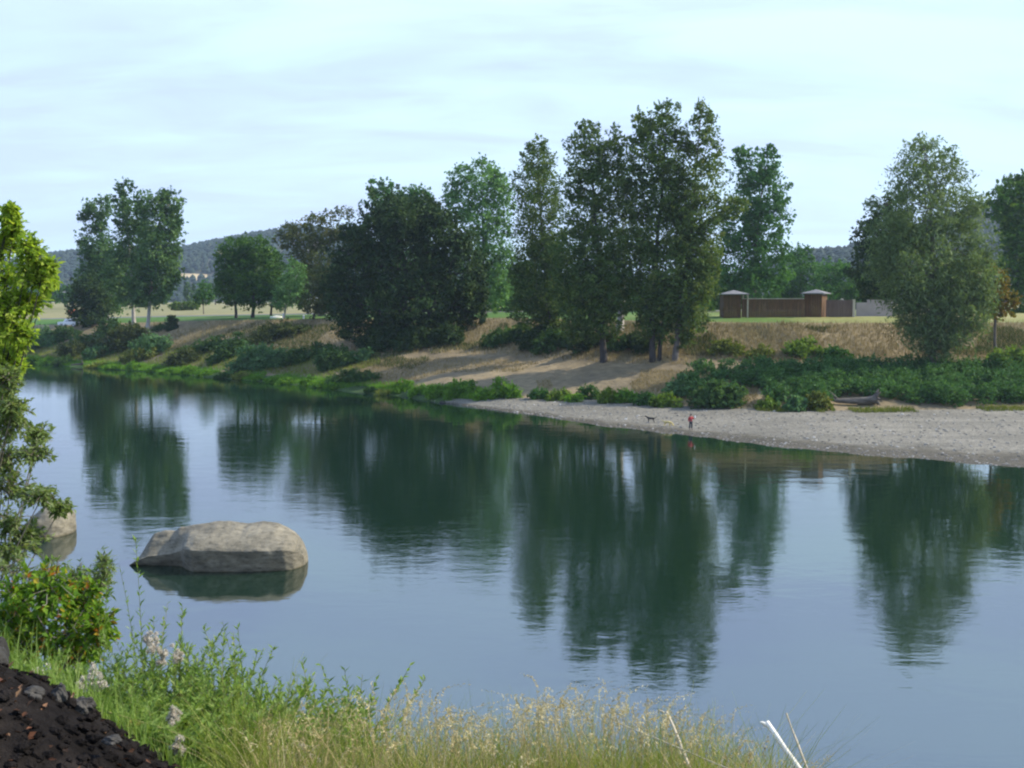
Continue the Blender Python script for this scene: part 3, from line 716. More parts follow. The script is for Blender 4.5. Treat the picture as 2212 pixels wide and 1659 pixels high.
tree('dark_tree', 'dark tree with a slanting trunk behind the right end of the fence', ground_at(1893, 206), [(1885, 520, 36, 42), (1882, 580, 42, 50), (1900, 628, 46, 32), (1925, 480, 42, 56), (1950, 560, 50, 75)], 'oak', 2.8, .36, .54, .45, 'dark_bark', tshift=.1)
b3 = hit(2012, 802)
tree('willow_tree', 'large hazy grey green willow leaning over the brambles on the right', b3, [(1995, 310, 28, 16), (1998, 345, 54, 30), (1965, 395, 44, 40), (2040, 385, 42, 46), (1988, 460, 74, 56), (2050, 470, 52, 50), (1925, 510, 44, 46), (2085, 525, 54, 56), (1975, 570, 84, 68), (2060, 600, 76, 60), (2110, 600, 44, 56), (1995, 660, 66, 50), (2080, 660, 58, 52), (2015, 720, 52, 48), (2060, 725, 44, 40), (2118, 645, 28, 40), (2125, 560, 18, 24), (2112, 700, 26, 22), (1905, 560, 30, 40), (1940, 650, 34, 34), (2015, 770, 34, 30), (1985, 700, 40, 50), (2035, 680, 44, 60), (2095, 435, 32, 18), (1882, 440, 16, 14)], 'willow', 1.45, .17, .62, .55, 'bark', sig=.26, droop=.3, clump=16)
tree('orange_tree', 'small tree turning orange at the right side of the willow', ground_at(2155, 166), [(2150, 600, 26, 28), (2166, 640, 28, 34), (2140, 650, 28, 40), (2160, 675, 24, 18), (2125, 575, 20, 22)], 'orange', 1.8, .3, .46, .25, 'bark')
tree('dark_tree', 'dark leafy tree cut by the right edge of the photo', ground_at(2225, 236), [(2160, 440, 34, 32), (2190, 410, 36, 28), (2230, 405, 34, 28), (2190, 480, 40, 42), (2230, 520, 56, 76), (2195, 570, 36, 55), (2225, 630, 46, 50)], 'round', 2.6, .4, .6, .5, 'dark_bark')
BG = 'park trees filling the background between the trunks'
for k, (px, Y, top, w, m_) in enumerate([(730, 300, 610, 30, 'round'), (790, 310, 600, 34, 'maple'), (960, 300, 600, 36, 'maple'), (1125, 290, 560, 36, 'round'), (1195, 300, 590, 34, 'round'), (1265, 285, 600, 36, 'maple'), (1330, 300, 590, 36, 'round'), (1395, 290, 600, 38, 'round'), (1465, 300, 580, 36, 'maple'), (1545, 285, 560, 32, 'round'), (1165, 272, 610, 34, 'round'), (1235, 270, 615, 34, 'maple'), (1300, 275, 605, 34, 'round'), (1375, 268, 610, 34, 'round'), (1440, 272, 600, 36, 'maple'), (1510, 268, 610, 34, 'round'), (900, 290, 610, 36, 'maple'), (840, 300, 610, 36, 'round'), (1010, 285, 610, 34, 'round'), (1090, 282, 610, 32, 'maple'), (1580, 290, 600, 32, 'round'), (1690, 300, 610, 32, 'maple'), (1870, 300, 600, 34, 'maple'), (2050, 300, 560, 40, 'round'), (2130, 310, 570, 36, 'maple')]):
    h = 672 - top
    tree('park_tree', 'dark park tree far behind the riverbank trees, seen between the nearer trunks', ground_at(px, Y), [(px - w * .3, top + h * .25, w * .6, h * .25), (px + w * .35, top + h * .35, w * .6, h * .3), (px - w * .4, top + h * .62, w * .62, h * .3), (px + w * .3, top + h * .7, w * .7, h * .26), (px - w * .25, top + h * .9, w * .75, h * .2), (px + w * .5, top + h * .92, w * .6, h * .18)], m_, 2.8, .45, .68, .3, 'dark_bark', group=BG, limbs=False)
# distant trees beyond the field on the left
tree('young_tree', 'young tree with a thin trunk alone on the dry field', ground_at(440, 330), [(440, 622, 16, 14), (442, 640, 20, 14), (430, 645, 12, 10)], 'maple', 2.6, .45, .65, .16, 'bark')
FG = 'conifers at the edge of the hay field'
for px, Y, top, w in [(405, 640, 612, 9), (418, 660, 616, 8), (430, 690, 622, 8), (452, 650, 614, 9), (466, 640, 606, 10)]:
    g0 = ground_at(px, Y)
    tree('distant_conifer', 'small distant dark conifer at the foot of the hills', g0, [(px, top + 3, w * .35, 5), (px, top + 11, w * .6, 7), (px, top + 20, w * .85, 8), (px, top + 30, w, 8)], 'darkbush', 2.8, .9, 1.2, .3, 'dark_bark', group=FG, limbs=False, cat='conifer')
HB = 'distant trees behind the dry field'
for px, Y, top, w in [(70, 520, 618, 24), (110, 540, 622, 24), (145, 510, 618, 22), (265, 560, 624, 26), (310, 540, 630, 24), (345, 560, 622, 22)]:
    g0 = ground_at(px, Y)
    tree('distant_tree', 'bushy distant tree behind the dry field on the left', g0, [(px - 8, top + 14, w * .6, 12), (px + 9, top + 16, w * .6, 14), (px, top + 26, w * .8, 12)], 'maple', 2.8, .8, 1.1, .3, 'dark_bark', group=HB, limbs=False)
# clipped hedge
hb = MB(); hl = []
for px in np.linspace(372, 428, 14):
    g0 = ground_at(px, 420); hl.append((g0 + [0, 0, 1.4], np.array([1.1, 1.2, 1.6])))
crown(hb, hl, 3.2, .5, .7)
tag(hb.build('hedge', M['bright']), 'clipped bright green hedge across the dry field', 'hedge')

# ------------------------------------------------------------------ far bank bushes
for px, py, rx, h, m_, lab in [
    (75, 752, 50, 40, 'bluebush', 'grey green bush on the far left bank, nearest the left edge'),
    (130, 738, 42, 30, 'darkbush', 'dark bush in front of the white truck'),
    (185, 752, 50, 30, 'darkbush', 'wide dark bush under the leftmost cottonwood'),
    (252, 762, 44, 62, 'brownbush', 'tall olive bush below the far left cottonwoods'),
    (235, 722, 34, 32, 'darkbush', 'dark green bush at the trunks of the far left cottonwoods'),
    (330, 766, 48, 46, 'bluebush', 'rounded blue green bush right of the tall olive one'),
    (372, 712, 17, 34, 'oak', 'small dark round bush alone on the bank crest'),
    (345, 715, 16, 14, 'darkbush', 'low bush left of the small dark round one'),
    (420, 768, 36, 32, 'darkbush', 'low dark bush under the dry mound, left one'),
    (485, 780, 34, 40, 'darkbush', 'tall dark bush under the dry mound, right one'),
    (545, 796, 52, 56, 'bluebush', 'largest grey green bush on the left bank beside the water'),
    (640, 785, 36, 36, 'darkbush', 'dark bush between the grey green bush and the wide dark one'),
    (720, 794, 52, 42, 'darkbush', 'wide dark bush on the bank left of the sandy track'),
    (775, 784, 34, 30, 'bluebush', 'bush at the left edge of the sandy track'),
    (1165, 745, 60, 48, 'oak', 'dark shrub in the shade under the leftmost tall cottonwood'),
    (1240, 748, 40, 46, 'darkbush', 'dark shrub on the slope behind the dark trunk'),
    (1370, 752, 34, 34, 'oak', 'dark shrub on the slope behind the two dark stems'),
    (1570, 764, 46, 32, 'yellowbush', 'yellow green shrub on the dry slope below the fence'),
    (1735, 768, 50, 34, 'bright', 'bright green shrub on the dry slope below the second pavilion'),
    (1800, 770, 36, 28, 'maple', 'low green shrub right of the bright one on the dry slope'),
    (2180, 800, 60, 55, 'bright', 'bright green shrub on the slope at the right edge'),
    (30, 765, 46, 44, 'shrub', 'pale green bush at the waterline on the extreme left'),
    (160, 768, 46, 34, 'brownbush', 'low olive bush above the left waterline grass'),
    (215, 772, 40, 36, 'bluebush', 'grey green bush under the dark wide one'),
    (290, 740, 40, 44, 'brownbush', 'olive bush at the foot of the white leaning trunk'),
    (300, 778, 44, 32, 'yellowbush', 'yellowish low bush right above the lit waterline grass'),
    (395, 786, 44, 30, 'brownbush', 'dull olive bush between the two blue green ones'),
    (455, 758, 40, 28, 'darkbush', 'small dark bush high under the dry mound'),
    (505, 768, 38, 44, 'darkbush', 'dark bush just left of the largest grey green one'),
    (590, 792, 46, 44, 'bluebush', 'grey green bush right of the largest one'),
    (690, 770, 44, 30, 'darkbush', 'dark bush behind the wide dark one'),
    (600, 728, 70, 26, 'brownbush', 'olive weedy patch on the dry mound, in the shade'),
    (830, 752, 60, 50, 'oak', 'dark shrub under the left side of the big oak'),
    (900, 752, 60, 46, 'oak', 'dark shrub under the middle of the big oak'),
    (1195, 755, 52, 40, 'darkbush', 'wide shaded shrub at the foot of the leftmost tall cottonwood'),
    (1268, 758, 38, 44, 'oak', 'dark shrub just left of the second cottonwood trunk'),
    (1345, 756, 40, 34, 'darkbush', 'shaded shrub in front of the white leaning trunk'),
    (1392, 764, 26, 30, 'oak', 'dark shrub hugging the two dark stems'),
    (1080, 742, 46, 34, 'darkbush', 'low shaded shrub at the top of the sandy track'),
    (1130, 735, 40, 34, 'darkbush', 'small dark shrub left of the leftmost tall cottonwood'),
    (1300, 742, 40, 30, 'brownbush', 'olive weedy shrub between the dark trunks'),
    (1640, 770, 36, 22, 'yellowbush', 'small yellow green shrub between the two lit slope shrubs'),
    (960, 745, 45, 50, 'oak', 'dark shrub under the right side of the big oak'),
    (1550, 880, 62, 62, 'darkbush', 'large rounded bush at the left end of the brambles'),
    (1470, 860, 40, 48, 'bluebush', 'bush with grey green leaves left of the large rounded bush'),
    (1660, 882, 24, 20, 'bright', 'low green bush left of the yellowish one on the gravel edge'),
    (1718, 888, 34, 36, 'bluebush', 'blue green bush at the edge of the gravel'),
    (1765, 885, 30, 44, 'yellowbush', 'yellowish bush beside the driftwood'),
]:
    bush('bush', lab, (px, py, rx, h), m_)
SG = 'round green clumps along the edge of the gravel bar'
for k, (px, py, rx, h) in enumerate([(760, 828, 48, 26), (865, 846, 24, 20), (905, 850, 20, 14), (945, 858, 24, 26), (985, 858, 26, 34), (1012, 850, 18, 26), (1050, 862, 22, 18), (1090, 860, 28, 36), (1165, 862, 18, 22), (1208, 864, 22, 22), (1240, 868, 16, 18), (1270, 862, 20, 28), (1312, 870, 22, 30), (1350, 870, 24, 28), (1392, 876, 26, 28), (1440, 880, 30, 24)]):
    lab = ('large low dark green clump on the grassy bank, leftmost of the row' if k == 0 else
           'round green clump growing in the row along the top of the gravel bar')
    bush('shrub_clump', lab, (px, py, rx * 1.22, h * 1.2), 'bankgrass' if k and k < 8 else ('darkbush' if k == 0 else ['bright', 'bankgrass', 'maple'][k % 3]), lw=.13, ll=.5, lai=3.0, group=SG, cat='shrub', droop=-.5, n=4)

TG = 'grass tufts hanging over the left waterline'
for k, px in enumerate([70, 100, 135, 205, 245, 290, 330, 365, 410, 440, 480, 520, 555, 590, 620, 665, 690, 725, 800, 830]):
    py = float(np.interp(px, SPX, SHY)) - rng.uniform(0, 5)
    bush('grass_tuft', 'grass tuft hanging over the left waterline of the grassy bank', (px, py, rng.uniform(14, 30), rng.uniform(9, 19)), ['bankgrass', 'bankgrass', 'darkbush', 'greengrass'][k % 4 if k % 8 < 6 else 0], lw=.13, ll=.5, lai=2.6, group=TG, cat='grass tuft', droop=-.5, n=4)

# bramble thicket along the beach: one mass
bl = []
for _ in range(330):
    px = rng.uniform(1470, 2420); t = rng.uniform(0.04, .72)
    lo = kd(px, 2); hi = kd(px, 3)
    if px < 1640 and rng.random() > (px - 1440) / 200: continue
    if 1595 < px < 1640 and t < .3: continue
    if 1775 < px < 1905 and t < .2: continue
    Y = lo + (hi - lo) * t + .8
    g0 = ground_at(px, Y); r = rng.uniform(.8, 1.5)
    bl.append((g0 + [0, 0, rng.uniform(.3, .9) + .5 * (1 - t)], np.array([r * 1.2, r, r * rng.uniform(.7, 1.0)])))
bb = MB(); crown(bb, bl, 1.9, .18, .30, 16, .22)
tag(bb.build('bramble_thicket', M['bramble']), 'long dark green bramble thicket along the top of the gravel beach', 'brambles', kind='stuff')

# grasses of the far bank
def scatter_grass(name, n, pxr, kr, hr, w, mat, label, cond=None, tsh=.45):
    pts = []
    tries = 0
    while len(pts) < n and tries < n * 6:
        tries += 1
        px = rng.uniform(*pxr); q = rng.uniform(*kr)
        k = int(q); s = q - k
        Y = kd(px, k) * (1 - s) + kd(px, k + 1) * s
        x = (px - CX) / F * .998 * Y
        if cond and not cond(px, q, x, Y): continue
        pts.append((x, Y, gz(x, Y) - .03))
    p = np.array(pts); k = len(p)
    h = rng.uniform(*hr, k); ln = rng.normal(0, .25, (k, 3)) * h[:, None]; ln[:, 2] = 0
    mb = MB(); t = np.clip(tsh + .35 * fbm(p[:, 0] * .2, p[:, 1] * .2, 3) + rng.normal(0, .13, k), 0, 1)
    blades(mb, p, h, w, ln, t, 2)
    return tag(mb.build(name, M[mat]), label, 'grass', kind='stuff')
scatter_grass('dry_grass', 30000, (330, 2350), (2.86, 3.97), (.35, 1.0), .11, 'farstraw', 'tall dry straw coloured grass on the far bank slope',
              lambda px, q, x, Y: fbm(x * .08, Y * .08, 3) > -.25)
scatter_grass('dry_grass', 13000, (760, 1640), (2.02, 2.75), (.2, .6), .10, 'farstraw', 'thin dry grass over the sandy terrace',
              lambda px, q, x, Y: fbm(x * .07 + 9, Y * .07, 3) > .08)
scatter_grass('dry_grass', 2600, (1580, 2330), (1.93, 2.03), (.25, .7), .10, 'yellowbush', 'yellow grass fringe between gravel and brambles', lambda px, q, x, Y: fbm(x * .15, Y * 0 + 2, 3) > -.1)
scatter_grass('bank_grass', 26000, (-150, 1075), (1.05, 2.12), (.3, .9), .13, 'bankgrass', 'lush bright green grass along the left waterline',
              lambda px, q, x, Y: (px < 830 or q > 1.6) and fbm(x * .12 + 30, Y * .12, 3) > -.16)
scatter_grass('bank_grass', 18000, (-100, 820), (2.1, 2.9), (.3, .8), .12, 'greengrass', 'yellow green grass between the left bank bushes', lambda px, q, x, Y: fbm(x * .07 + 4, Y * .07, 3) > -.3 + max(0, (px - 600) / 220) * .6)
scatter_grass('bank_weeds', 9000, (330, 1100), (2.5, 3.8), (.3, .8), .14, 'brownbush', 'olive weeds on the dry mound and the bank below it', lambda px, q, x, Y: fbm(x * .09 + 24, Y * .09, 3) > .05)
scatter_grass('bank_weeds', 8000, (1480, 2350), (3.1, 3.85), (.3, .7), .14, 'brownbush', 'low brown and green weeds on the dry slope', lambda px, q, x, Y: fbm(x * .1 + 14, Y * .1, 3) > .12)

# stones on the beach
sm = MB()
def stones(n, pxr, tr, rr, bright):
    for _ in range(n):
        px = rng.uniform(*pxr); t = rng.uniform(*tr)
        Y = kd(px, 1) * (1 - t) + kd(px, 2) * t
        g0 = ground_at(px, Y); r = rng.uniform(*rr) * rng.uniform(.6, 1.2)
        v = ICO1[0] * np.array([r * rng.uniform(.8, 1.5), r, r * rng.uniform(.45, .75)]) * rng.uniform(.85, 1.15, (len(ICO1[0]), 1))
        sm.add(v + g0 + [0, 0, r * .15], ICO1[1], np.clip(rng.normal(bright, .25), 0, 1))
stones(600, (930, 2330), (-.01, .10), (.05, .15), .5)
stones(1500, (1050, 2330), (.08, .98), (.06, .17), .5)
tag(sm.build('beach_stones', M['stone']), 'pale cobbles and stones strewn over the gravel beach', 'stones', kind='stuff')

exec_marker = 0
# ------------------------------------------------------------------ driftwood on the beach
db = hit(1850, 876)
r_ = thing('driftwood_log', db, 'grey driftwood log with a root plate and one raised branch, before the brambles', 'log')
s = db[1] / F
t1 = MB(); pp = np.array([[-58 * s, .3, 14 * s], [-40 * s, .1, 10 * s], [-10 * s, 0, 10 * s], [25 * s, -.1, 11 * s], [40 * s, -.1, 14 * s]])
tube(t1, pp, np.array([.16, .3, .42, .5, .62]), 10, wob=.2); t1.build('trunk', M['driftwood'], r_, smooth=True)
t2 = MB()
for a in np.linspace(0, 2 * math.pi, 9)[:-1]:
    e = np.array([42 * s + .25, -.1 + math.cos(a) * 1.1, 16 * s + math.sin(a) * 1.2])
    if e[2] < 0: e[2] = .05
    tube(t2, bez([38 * s, -.1, 14 * s], e, .1, 4, .06), np.linspace(.28, .07, 4), 6, wob=.2)
t2.build('root_plate', M['driftwood'], r_, smooth=True)
t3 = MB(); tube(t3, bez([-38 * s, .1, 11 * s], [-60 * s, .1, 32 * s], .1, 5, .04), np.linspace(.14, .05, 5), 6); t3.build('branch', M['driftwood'], r_, smooth=True)

# small dark rock at the tip of the gravel bar, and a log at the left waterline
def rock(name, label, loc, r, mat, seed, cat='rock', sub=ICO2, group=None, rough=.35):
    v, f = sub; v = v * np.asarray(r)
    d = fbm(v[:, 0] / r[0] * 1.3 + seed, v[:, 1] / r[1] * 1.3 + v[:, 2] / r[2] * .9 + seed * 2, 4)
    v = v * (1 + rough * d)[:, None]
    mb = MB(); mb.add(v, f); o = mb.build(name, M[mat], smooth=True, origin=None); o.location = loc
    return tag(o, label, cat, group)
g0 = hit(956, 872); rock('dark_stone', 'small dark stone at the waterline where the gravel bar begins', g0, (.5, .4, .35), 'darkrock', 3)
g0 = hit(178, 790); lg = MB(); tube(lg, np.array([[-2.6, 0, .15], [-.5, .1, .3], [1.2, 0, .32], [2.8, .1, .2]]), [.12, .22, .24, .15], 8, wob=.2)
tube(lg, bez([.2, 0, .3], [-.3, .1, 1.5], 0, 4, .05), np.linspace(.12, .05, 4), 6)
o = lg.build('stranded_log', M['driftwood'], smooth=True); o.location = g0; tag(o, 'stranded log with a stub branch at the left waterline grass', 'log')

# ------------------------------------------------------------------ board fence with two roofed corner pavilions
FY = 187.0
def fx(px): return (px - CX) / F * FY * 1.0
fz = lambda px: gz(fx(px), FY) - .05
fence = thing('board_fence', (fx(1700), FY, fz(1700)), 'brown board fence on the lawn between two roofed corner posts', 'fence')
o0 = np.array([fx(1700), FY, fz(1700)])
def boards(mb, x0, x1, y, h, z0=0.0, dyv=0.0, bw=.30, th=.05):
    n = max(1, int(round(abs(x1 - x0) / bw)))
    for q in range(n):
        a = x0 + (x1 - x0) * q / n; b = x0 + (x1 - x0) * (q + 1) / n
        hh = h + rng.uniform(-.02, .02)
        box(mb, (a + .012, y + rng.uniform(-.012, .012), z0), (b - .012, y + th, z0 + hh))
m1 = MB(); boards(m1, fx(1601) - o0[0], fx(1736) - o0[0], 0, 3.05); m1.build('panel', M['wood_dark'], fence)
m1 = MB(); box(m1, (fx(1601) - o0[0], -.08, 3.07), (fx(1735) - o0[0], .12, 3.17)); m1.build('cap_rail', M['pale_wood'], fence)
m1 = MB(); boards(m1, fx(1785) - o0[0], fx(1842) - o0[0], .6, 2.9); m1.build('panel', M['wood_grey'], fence)
m1 = MB(); box(m1, (fx(1842.5) - o0[0], .3, 0), (fx(1847) - o0[0], .9, 3.0)); m1.build('end_post', M['pale_wood'], fence)
def pavilion(px0, px1, depth, roof_px0, roof_px1, label, post_px=None):
    xa, xb = fx(px0), fx(px1); c = (xa + xb) / 2
    r = thing('corner_pavilion', (c, FY, fz((px0 + px1) / 2)), label, 'pavilion')
    a, b = xa - c, xb - c
    H = 3.95
    m = MB(); boards(m, a, b, -.35, H - .05); m.build('front_panel', M['wood_dark'], r)
    for sx, nm in ((a, 'side_panel'), (b, 'side_panel')):
        m = MB(); n = int(depth / .3)
        for q in range(n):
            y0 = -.30 + depth * q / n + .012
            box(m, (sx - (.05 if sx == b else 0), y0 + .0, 0), (sx + (0 if sx == b else .05), y0 + depth / n - .024, H - .1 + rng.uniform(-.02, .02)))
        m.build(nm, M['wood_dark'], r)
    ra, rb = fx(roof_px0) - c, fx(roof_px1) - c
    m = MB(); y0, y1 = -.9, depth + .5; ap = np.array([(ra + rb) / 2, (y0 + y1) / 2, H + .78])
    e = np.array([[ra, y0, H], [rb, y0, H], [rb, y1, H], [ra, y1, H], [ra, y0, H + .12], [rb, y0, H + .12], [rb, y1, H + .12], [ra, y1, H + .12]])
    m.add(np.vstack([e, ap]), [(0, 1, 5, 4), (1, 2, 6, 5), (2, 3, 7, 6), (3, 0, 4, 7), (0, 3, 2, 1)])
    m.add(np.vstack([e, ap]), [(4, 5, 8), (5, 6, 8), (6, 7, 8), (7, 4, 8)])
    m.build('roof', M['roof_grey'], r)
    if post_px:
        xp = fx(post_px) - c
        for yy in (-.3, depth - .1):
            m = MB(); box(m, (xp - .1, yy - .1, 0), (xp + .1, yy + .1, H)); m.build('post', M['pale_wood'], r)
    return r
pavilion(1561, 1599, 3.4, 1558.5, 1616, 'left corner pavilion of the board fence, grey roof overhanging onto a pale post', 1613)
pv2 = pavilion(1739, 1777, 3.2, 1733, 1783, 'right corner pavilion of the board fence, its right side lit orange')
pv2.rotation_euler = (0, 0, math.radians(-31)); pv2.location.y += .6
# pale block wall beyond the fence
wl = thing('block_wall', ground_at(1885, 196), 'pale low block wall beyond the right end of the board fence', 'wall')
w0 = np.array(wl.location)
m = MB(); xa, xb = (1849 - CX) / F * 196 - w0[0], (1872 - CX) / F * 196 - w0[0]
box(m, (xa, 0, -.3), (xb, .4, 2.4)); m.build('end_pier', M['concrete'], wl)
m = MB(); box(m, (xb + .02, .1, -.3), ((1928 - CX) / F * 196 - w0[0], .4, 2.75)); box(m, (xb + .02, .05, 2.75), ((1928 - CX) / F * 196 - w0[0], .45, 2.9)); m.build('wall_panel', M['concrete'], wl)

# ------------------------------------------------------------------ white truck on the left bank road
def truck(loc, rz, label):
    r = thing('pickup_truck', loc, label, 'truck', rz=rz)
    prof = [(-2.9, .55), (-2.9, 1.15), (-2.75, 1.25), (-1.2, 1.28), (-1.0, 1.35), (-.75, 1.95), (-.5, 2.02), (.75, 2.02), (1.0, 1.95), (1.55, 1.35), (2.6, 1.2), (2.85, 1.05), (2.9, .55), (2.4, .45), (-2.4, .45)]
    m = MB(); n = len(prof)
    ws = [.95 if z < 1.3 else .80 for _, z in prof]
    A = [(x, -w, z) for (x, z), w in zip(prof, ws)]; B = [(x, w, z) for (x, z), w in zip(prof, ws)]
    m.add(np.array(A + B), [(i, (i + 1) % n, n + (i + 1) % n, n + i) for i in range(n)])
    bm = bmesh.new()
    for side in (A, B):
        bm.faces.new([bm.verts.new(p) for p in side])
    bmesh.ops.triangulate(bm, faces=bm.faces[:]); bm.verts.index_update()
    m.add(np.array([v.co[:] for v in bm.verts]), np.array([[v.index for v in f.verts] for f in bm.faces])); bm.free()
    m.build('body', M['paint_white'], r)
    for sy in (-1, 1):
        for x0, x1 in ((-.68, .1), (.22, 1.1)):
            m = MB(); y = sy * .83
            q = np.array([[x0, sy * .925, 1.40], [x1 + (.32 if x1 > 1 else 0), sy * .925, 1.40], [x1 - (.1 if x1 > 1 else 0), sy * .815, 1.88], [x0 + .12, sy * .815, 1.88]])
            m.add(np.vstack([q, q - [0, sy * .02, 0]]), [(0, 1, 2, 3), (7, 6, 5, 4), (0, 4, 5, 1), (1, 5, 6, 2), (2, 6, 7, 3), (3, 7, 4, 0)]); m.build('side_window', M['glass_dark'], r)
        for x in (-1.8, 1.85):
            a = np.arange(20) * math.pi / 10
            m = MB(); ring = lambda rr, y: np.stack([x + np.cos(a) * rr, np.full(20, y), .42 + np.sin(a) * rr], 1)
            V = np.vstack([ring(.28, sy * .98), ring(.42, sy * .97), ring(.42, sy * .74), ring(.28, sy * .74)])
            m.add(V, [(20 * k + i, 20 * k + (i + 1) % 20, 20 * ((k + 1) % 4) + (i + 1) % 20, 20 * ((k + 1) % 4) + i) for k in range(4) for i in range(20)])
            wo = m.build('wheel', M['rubber'], r)
            m = MB(); V = np.vstack([ring(.28, sy * .965), [[x, sy * .95, .42]]]); m.add(V, [(i, (i + 1) % 20, 20) for i in range(20)]); m.build('rim', M['rim'], wo)
    m = MB(); q = np.array([[1.08, -.72, 1.93], [1.08, .72, 1.93], [1.56, .80, 1.39], [1.56, -.80, 1.39]]) + [.02, 0, .02]
    m.add(np.vstack([q, q - [.02, 0, .03]]), [(0, 1, 2, 3), (7, 6, 5, 4), (0, 4, 5, 1), (1, 5, 6, 2), (2, 6, 7, 3), (3, 7, 4, 0)]); m.build('windscreen', M['glass_dark'], r)
    for sy in (-1, 1):
        m = MB(); box(m, (2.84, sy * .72 - .14, .82), (2.94, sy * .72 + .14, 1.0)); m.build('headlight', M['rim'], r)
        m = MB(); box(m, (-2.93, sy * .82 - .08, .8), (-2.88, sy * .82 + .08, 1.12)); m.build('tail_light', M['tail_red'], r)
    return r
tp = hit(150, 706)
truck(tp + [0, 0, .05], math.radians(-14), 'white pickup truck parked on the left bank behind the bushes')
g0 = ground_at(156, 400)
m = MB(); t_ = np.array([[-1.4, -1, 0], [1.4, -1, 0], [1.4, 1, 0], [-1.4, 1, 0], [-1.0, -.1, 1.6], [1.0, -.1, 1.6], [1.0, .1, 1.6], [-1.0, .1, 1.6]])
m.add(t_, [(0, 1, 5, 4), (1, 2, 6, 5), (2, 3, 7, 6), (3, 0, 4, 7), (4, 5, 6, 7)])
o = m.build('orange_tent', M['orange_cloth']); o.location = g0; tag(o, 'small orange tent in the field beyond the white truck', 'tent')
# white marker stones on the park lawn
for px, py, r in [(598, 687, (1.5, .8, .55))]:
    g0 = hit(px, py); rock('white_rock', 'low white rock at the lawn edge near the white trunked tree', g0, r, 'white_stick', 1)
for px, lab in ((612, 'white wooden marker post beside the low white rock'), (656, 'short white marker post under the small reddish tree')):
    g0 = hit(px, 689); m = MB(); box(m, (-.16, -.16, -.2), (.16, .16, 1.15 if px < 640 else .7))
    zt = 1.15 if px < 640 else .7
    m.add(np.array([(-.2, -.2, zt), (.2, -.2, zt), (.2, .2, zt), (-.2, .2, zt), (0, 0, zt + .2)]), [(0, 3, 2, 1)]); m.add(np.array([(-.2, -.2, zt), (.2, -.2, zt), (.2, .2, zt), (-.2, .2, zt), (0, 0, zt + .2)]), [(0, 1, 4), (1, 2, 4), (2, 3, 4), (3, 0, 4)])
    o = m.build('marker_post', M['white_cloth']); o.location = g0; tag(o, lab, 'post')

# ------------------------------------------------------------------ person and dogs (skinned skeletons)
def skinned(name, verts, edges, radii, mat, parent, sub=2):
    me = bpy.data.meshes.new(name); me.from_pydata([tuple(v) for v in verts], edges, []); me.update()
    o = bpy.data.objects.new(name, me); COL.objects.link(o)
    md = o.modifiers.new('skin', 'SKIN'); md.use_smooth_shade = True
    for i, r in enumerate(radii):
        sv = me.skin_vertices[0].data[i]; sv.radius = (r, r) if not isinstance(r, tuple) else r
        sv.use_root = (i == 0)
    s2 = o.modifiers.new('sub', 'SUBSURF'); s2.levels = sub; s2.render_levels = sub
    me.materials.append(mat); o.parent = parent
    return o
pb = hit(1492, 929)
person = thing('person', pb, 'person in red jacket and dark trousers standing at the water edge of the gravel', 'person', rz=math.radians(15))
#            pelvis        spine         chest        neck          head c        head top
V = [(0, 0, .95), (0, 0, 1.15), (0, .01, 1.36), (0, .01, 1.50), (0, -.02, 1.60), (0, -.02, 1.72),
     (.19, .01, 1.42), (.30, -.06, 1.22), (.34, -.22, 1.38), (.36, -.28, 1.44),      # right arm raised to the face
     (-.19, .01, 1.42), (-.27, .02, 1.13), (-.26, -.10, .90), (-.26, -.13, .82),
     (.10, 0, .88), (.13, -.02, .48), (.15, .03, .09), (.17, -.12, .04),
     (-.10, 0, .88), (-.12, -.03, .48), (-.13, .04, .09), (-.15, -.11, .04)]
E = [(0, 1), (1, 2), (2, 3), (3, 4), (4, 5), (2, 6), (6, 7), (7, 8), (8, 9), (2, 10), (10, 11), (11, 12), (12, 13), (0, 14), (14, 15), (15, 16), (16, 17), (0, 18), (18, 19), (19, 20), (20, 21)]
R = [.14, .13, .15, .06, .095, .075, .065, .05, .04, .03, .065, .05, .04, .03, .085, .06, .045, .04, .085, .06, .045, .04]
body = skinned('body', V, E, R, M['skin'], person)
Vj = [(0, 0, .90), (0, 0, 1.15), (0, .01, 1.38), (.20, .01, 1.43), (.31, -.06, 1.22), (.335, -.20, 1.36), (-.20, .01, 1.43), (-.28, .02, 1.13), (-.27, -.08, .93)]
skinned('jacket', Vj, [(0, 1), (1, 2), (2, 3), (3, 4), (4, 5), (2, 6), (6, 7), (7, 8)], [.185, .175, .185, .09, .075, .06, .09, .075, .06], M['red_cloth'], person)
Vt = [(0, 0, .96), (.10, 0, .86), (.13, -.02, .48), (.15, .03, .11), (-.10, 0, .86), (-.12, -.03, .48), (-.13, .04, .11)]
skinned('trousers', Vt, [(0, 1), (1, 2), (2, 3), (0, 4), (4, 5), (5, 6)], [.155, .11, .085, .07, .11, .085, .07], M['navy_cloth'], person)
skinned('hair', [(0, .02, 1.66), (0, .0, 1.72), (0, .05, 1.58)], [(0, 1), (0, 2)], [.105, .085, .085], M['hair'], person)
for sx in (.16, -.14):
    skinned('shoe', [(sx, .05, .05), (sx + .01, -.08, .045), (sx + .015, -.16, .035)], [(0, 1), (1, 2)], [.055, .055, .045], M['rubber'], person)
hd = Matrix.Rotation(math.radians(15), 4, 'Z') @ Vector((.38, -.32, 1.48))
m = MB(); tube(m, np.array([[0, 0, -.09], [0, 0, .09], [0, 0, .11], [0, 0, .16]]), [.06, .06, .035, .03], 12)
o = m.build('white_bottle', M['white_cloth']); o.location = Vector(pb) + hd; tag(o, 'white bottle held up by the person in the red jacket', 'bottle')

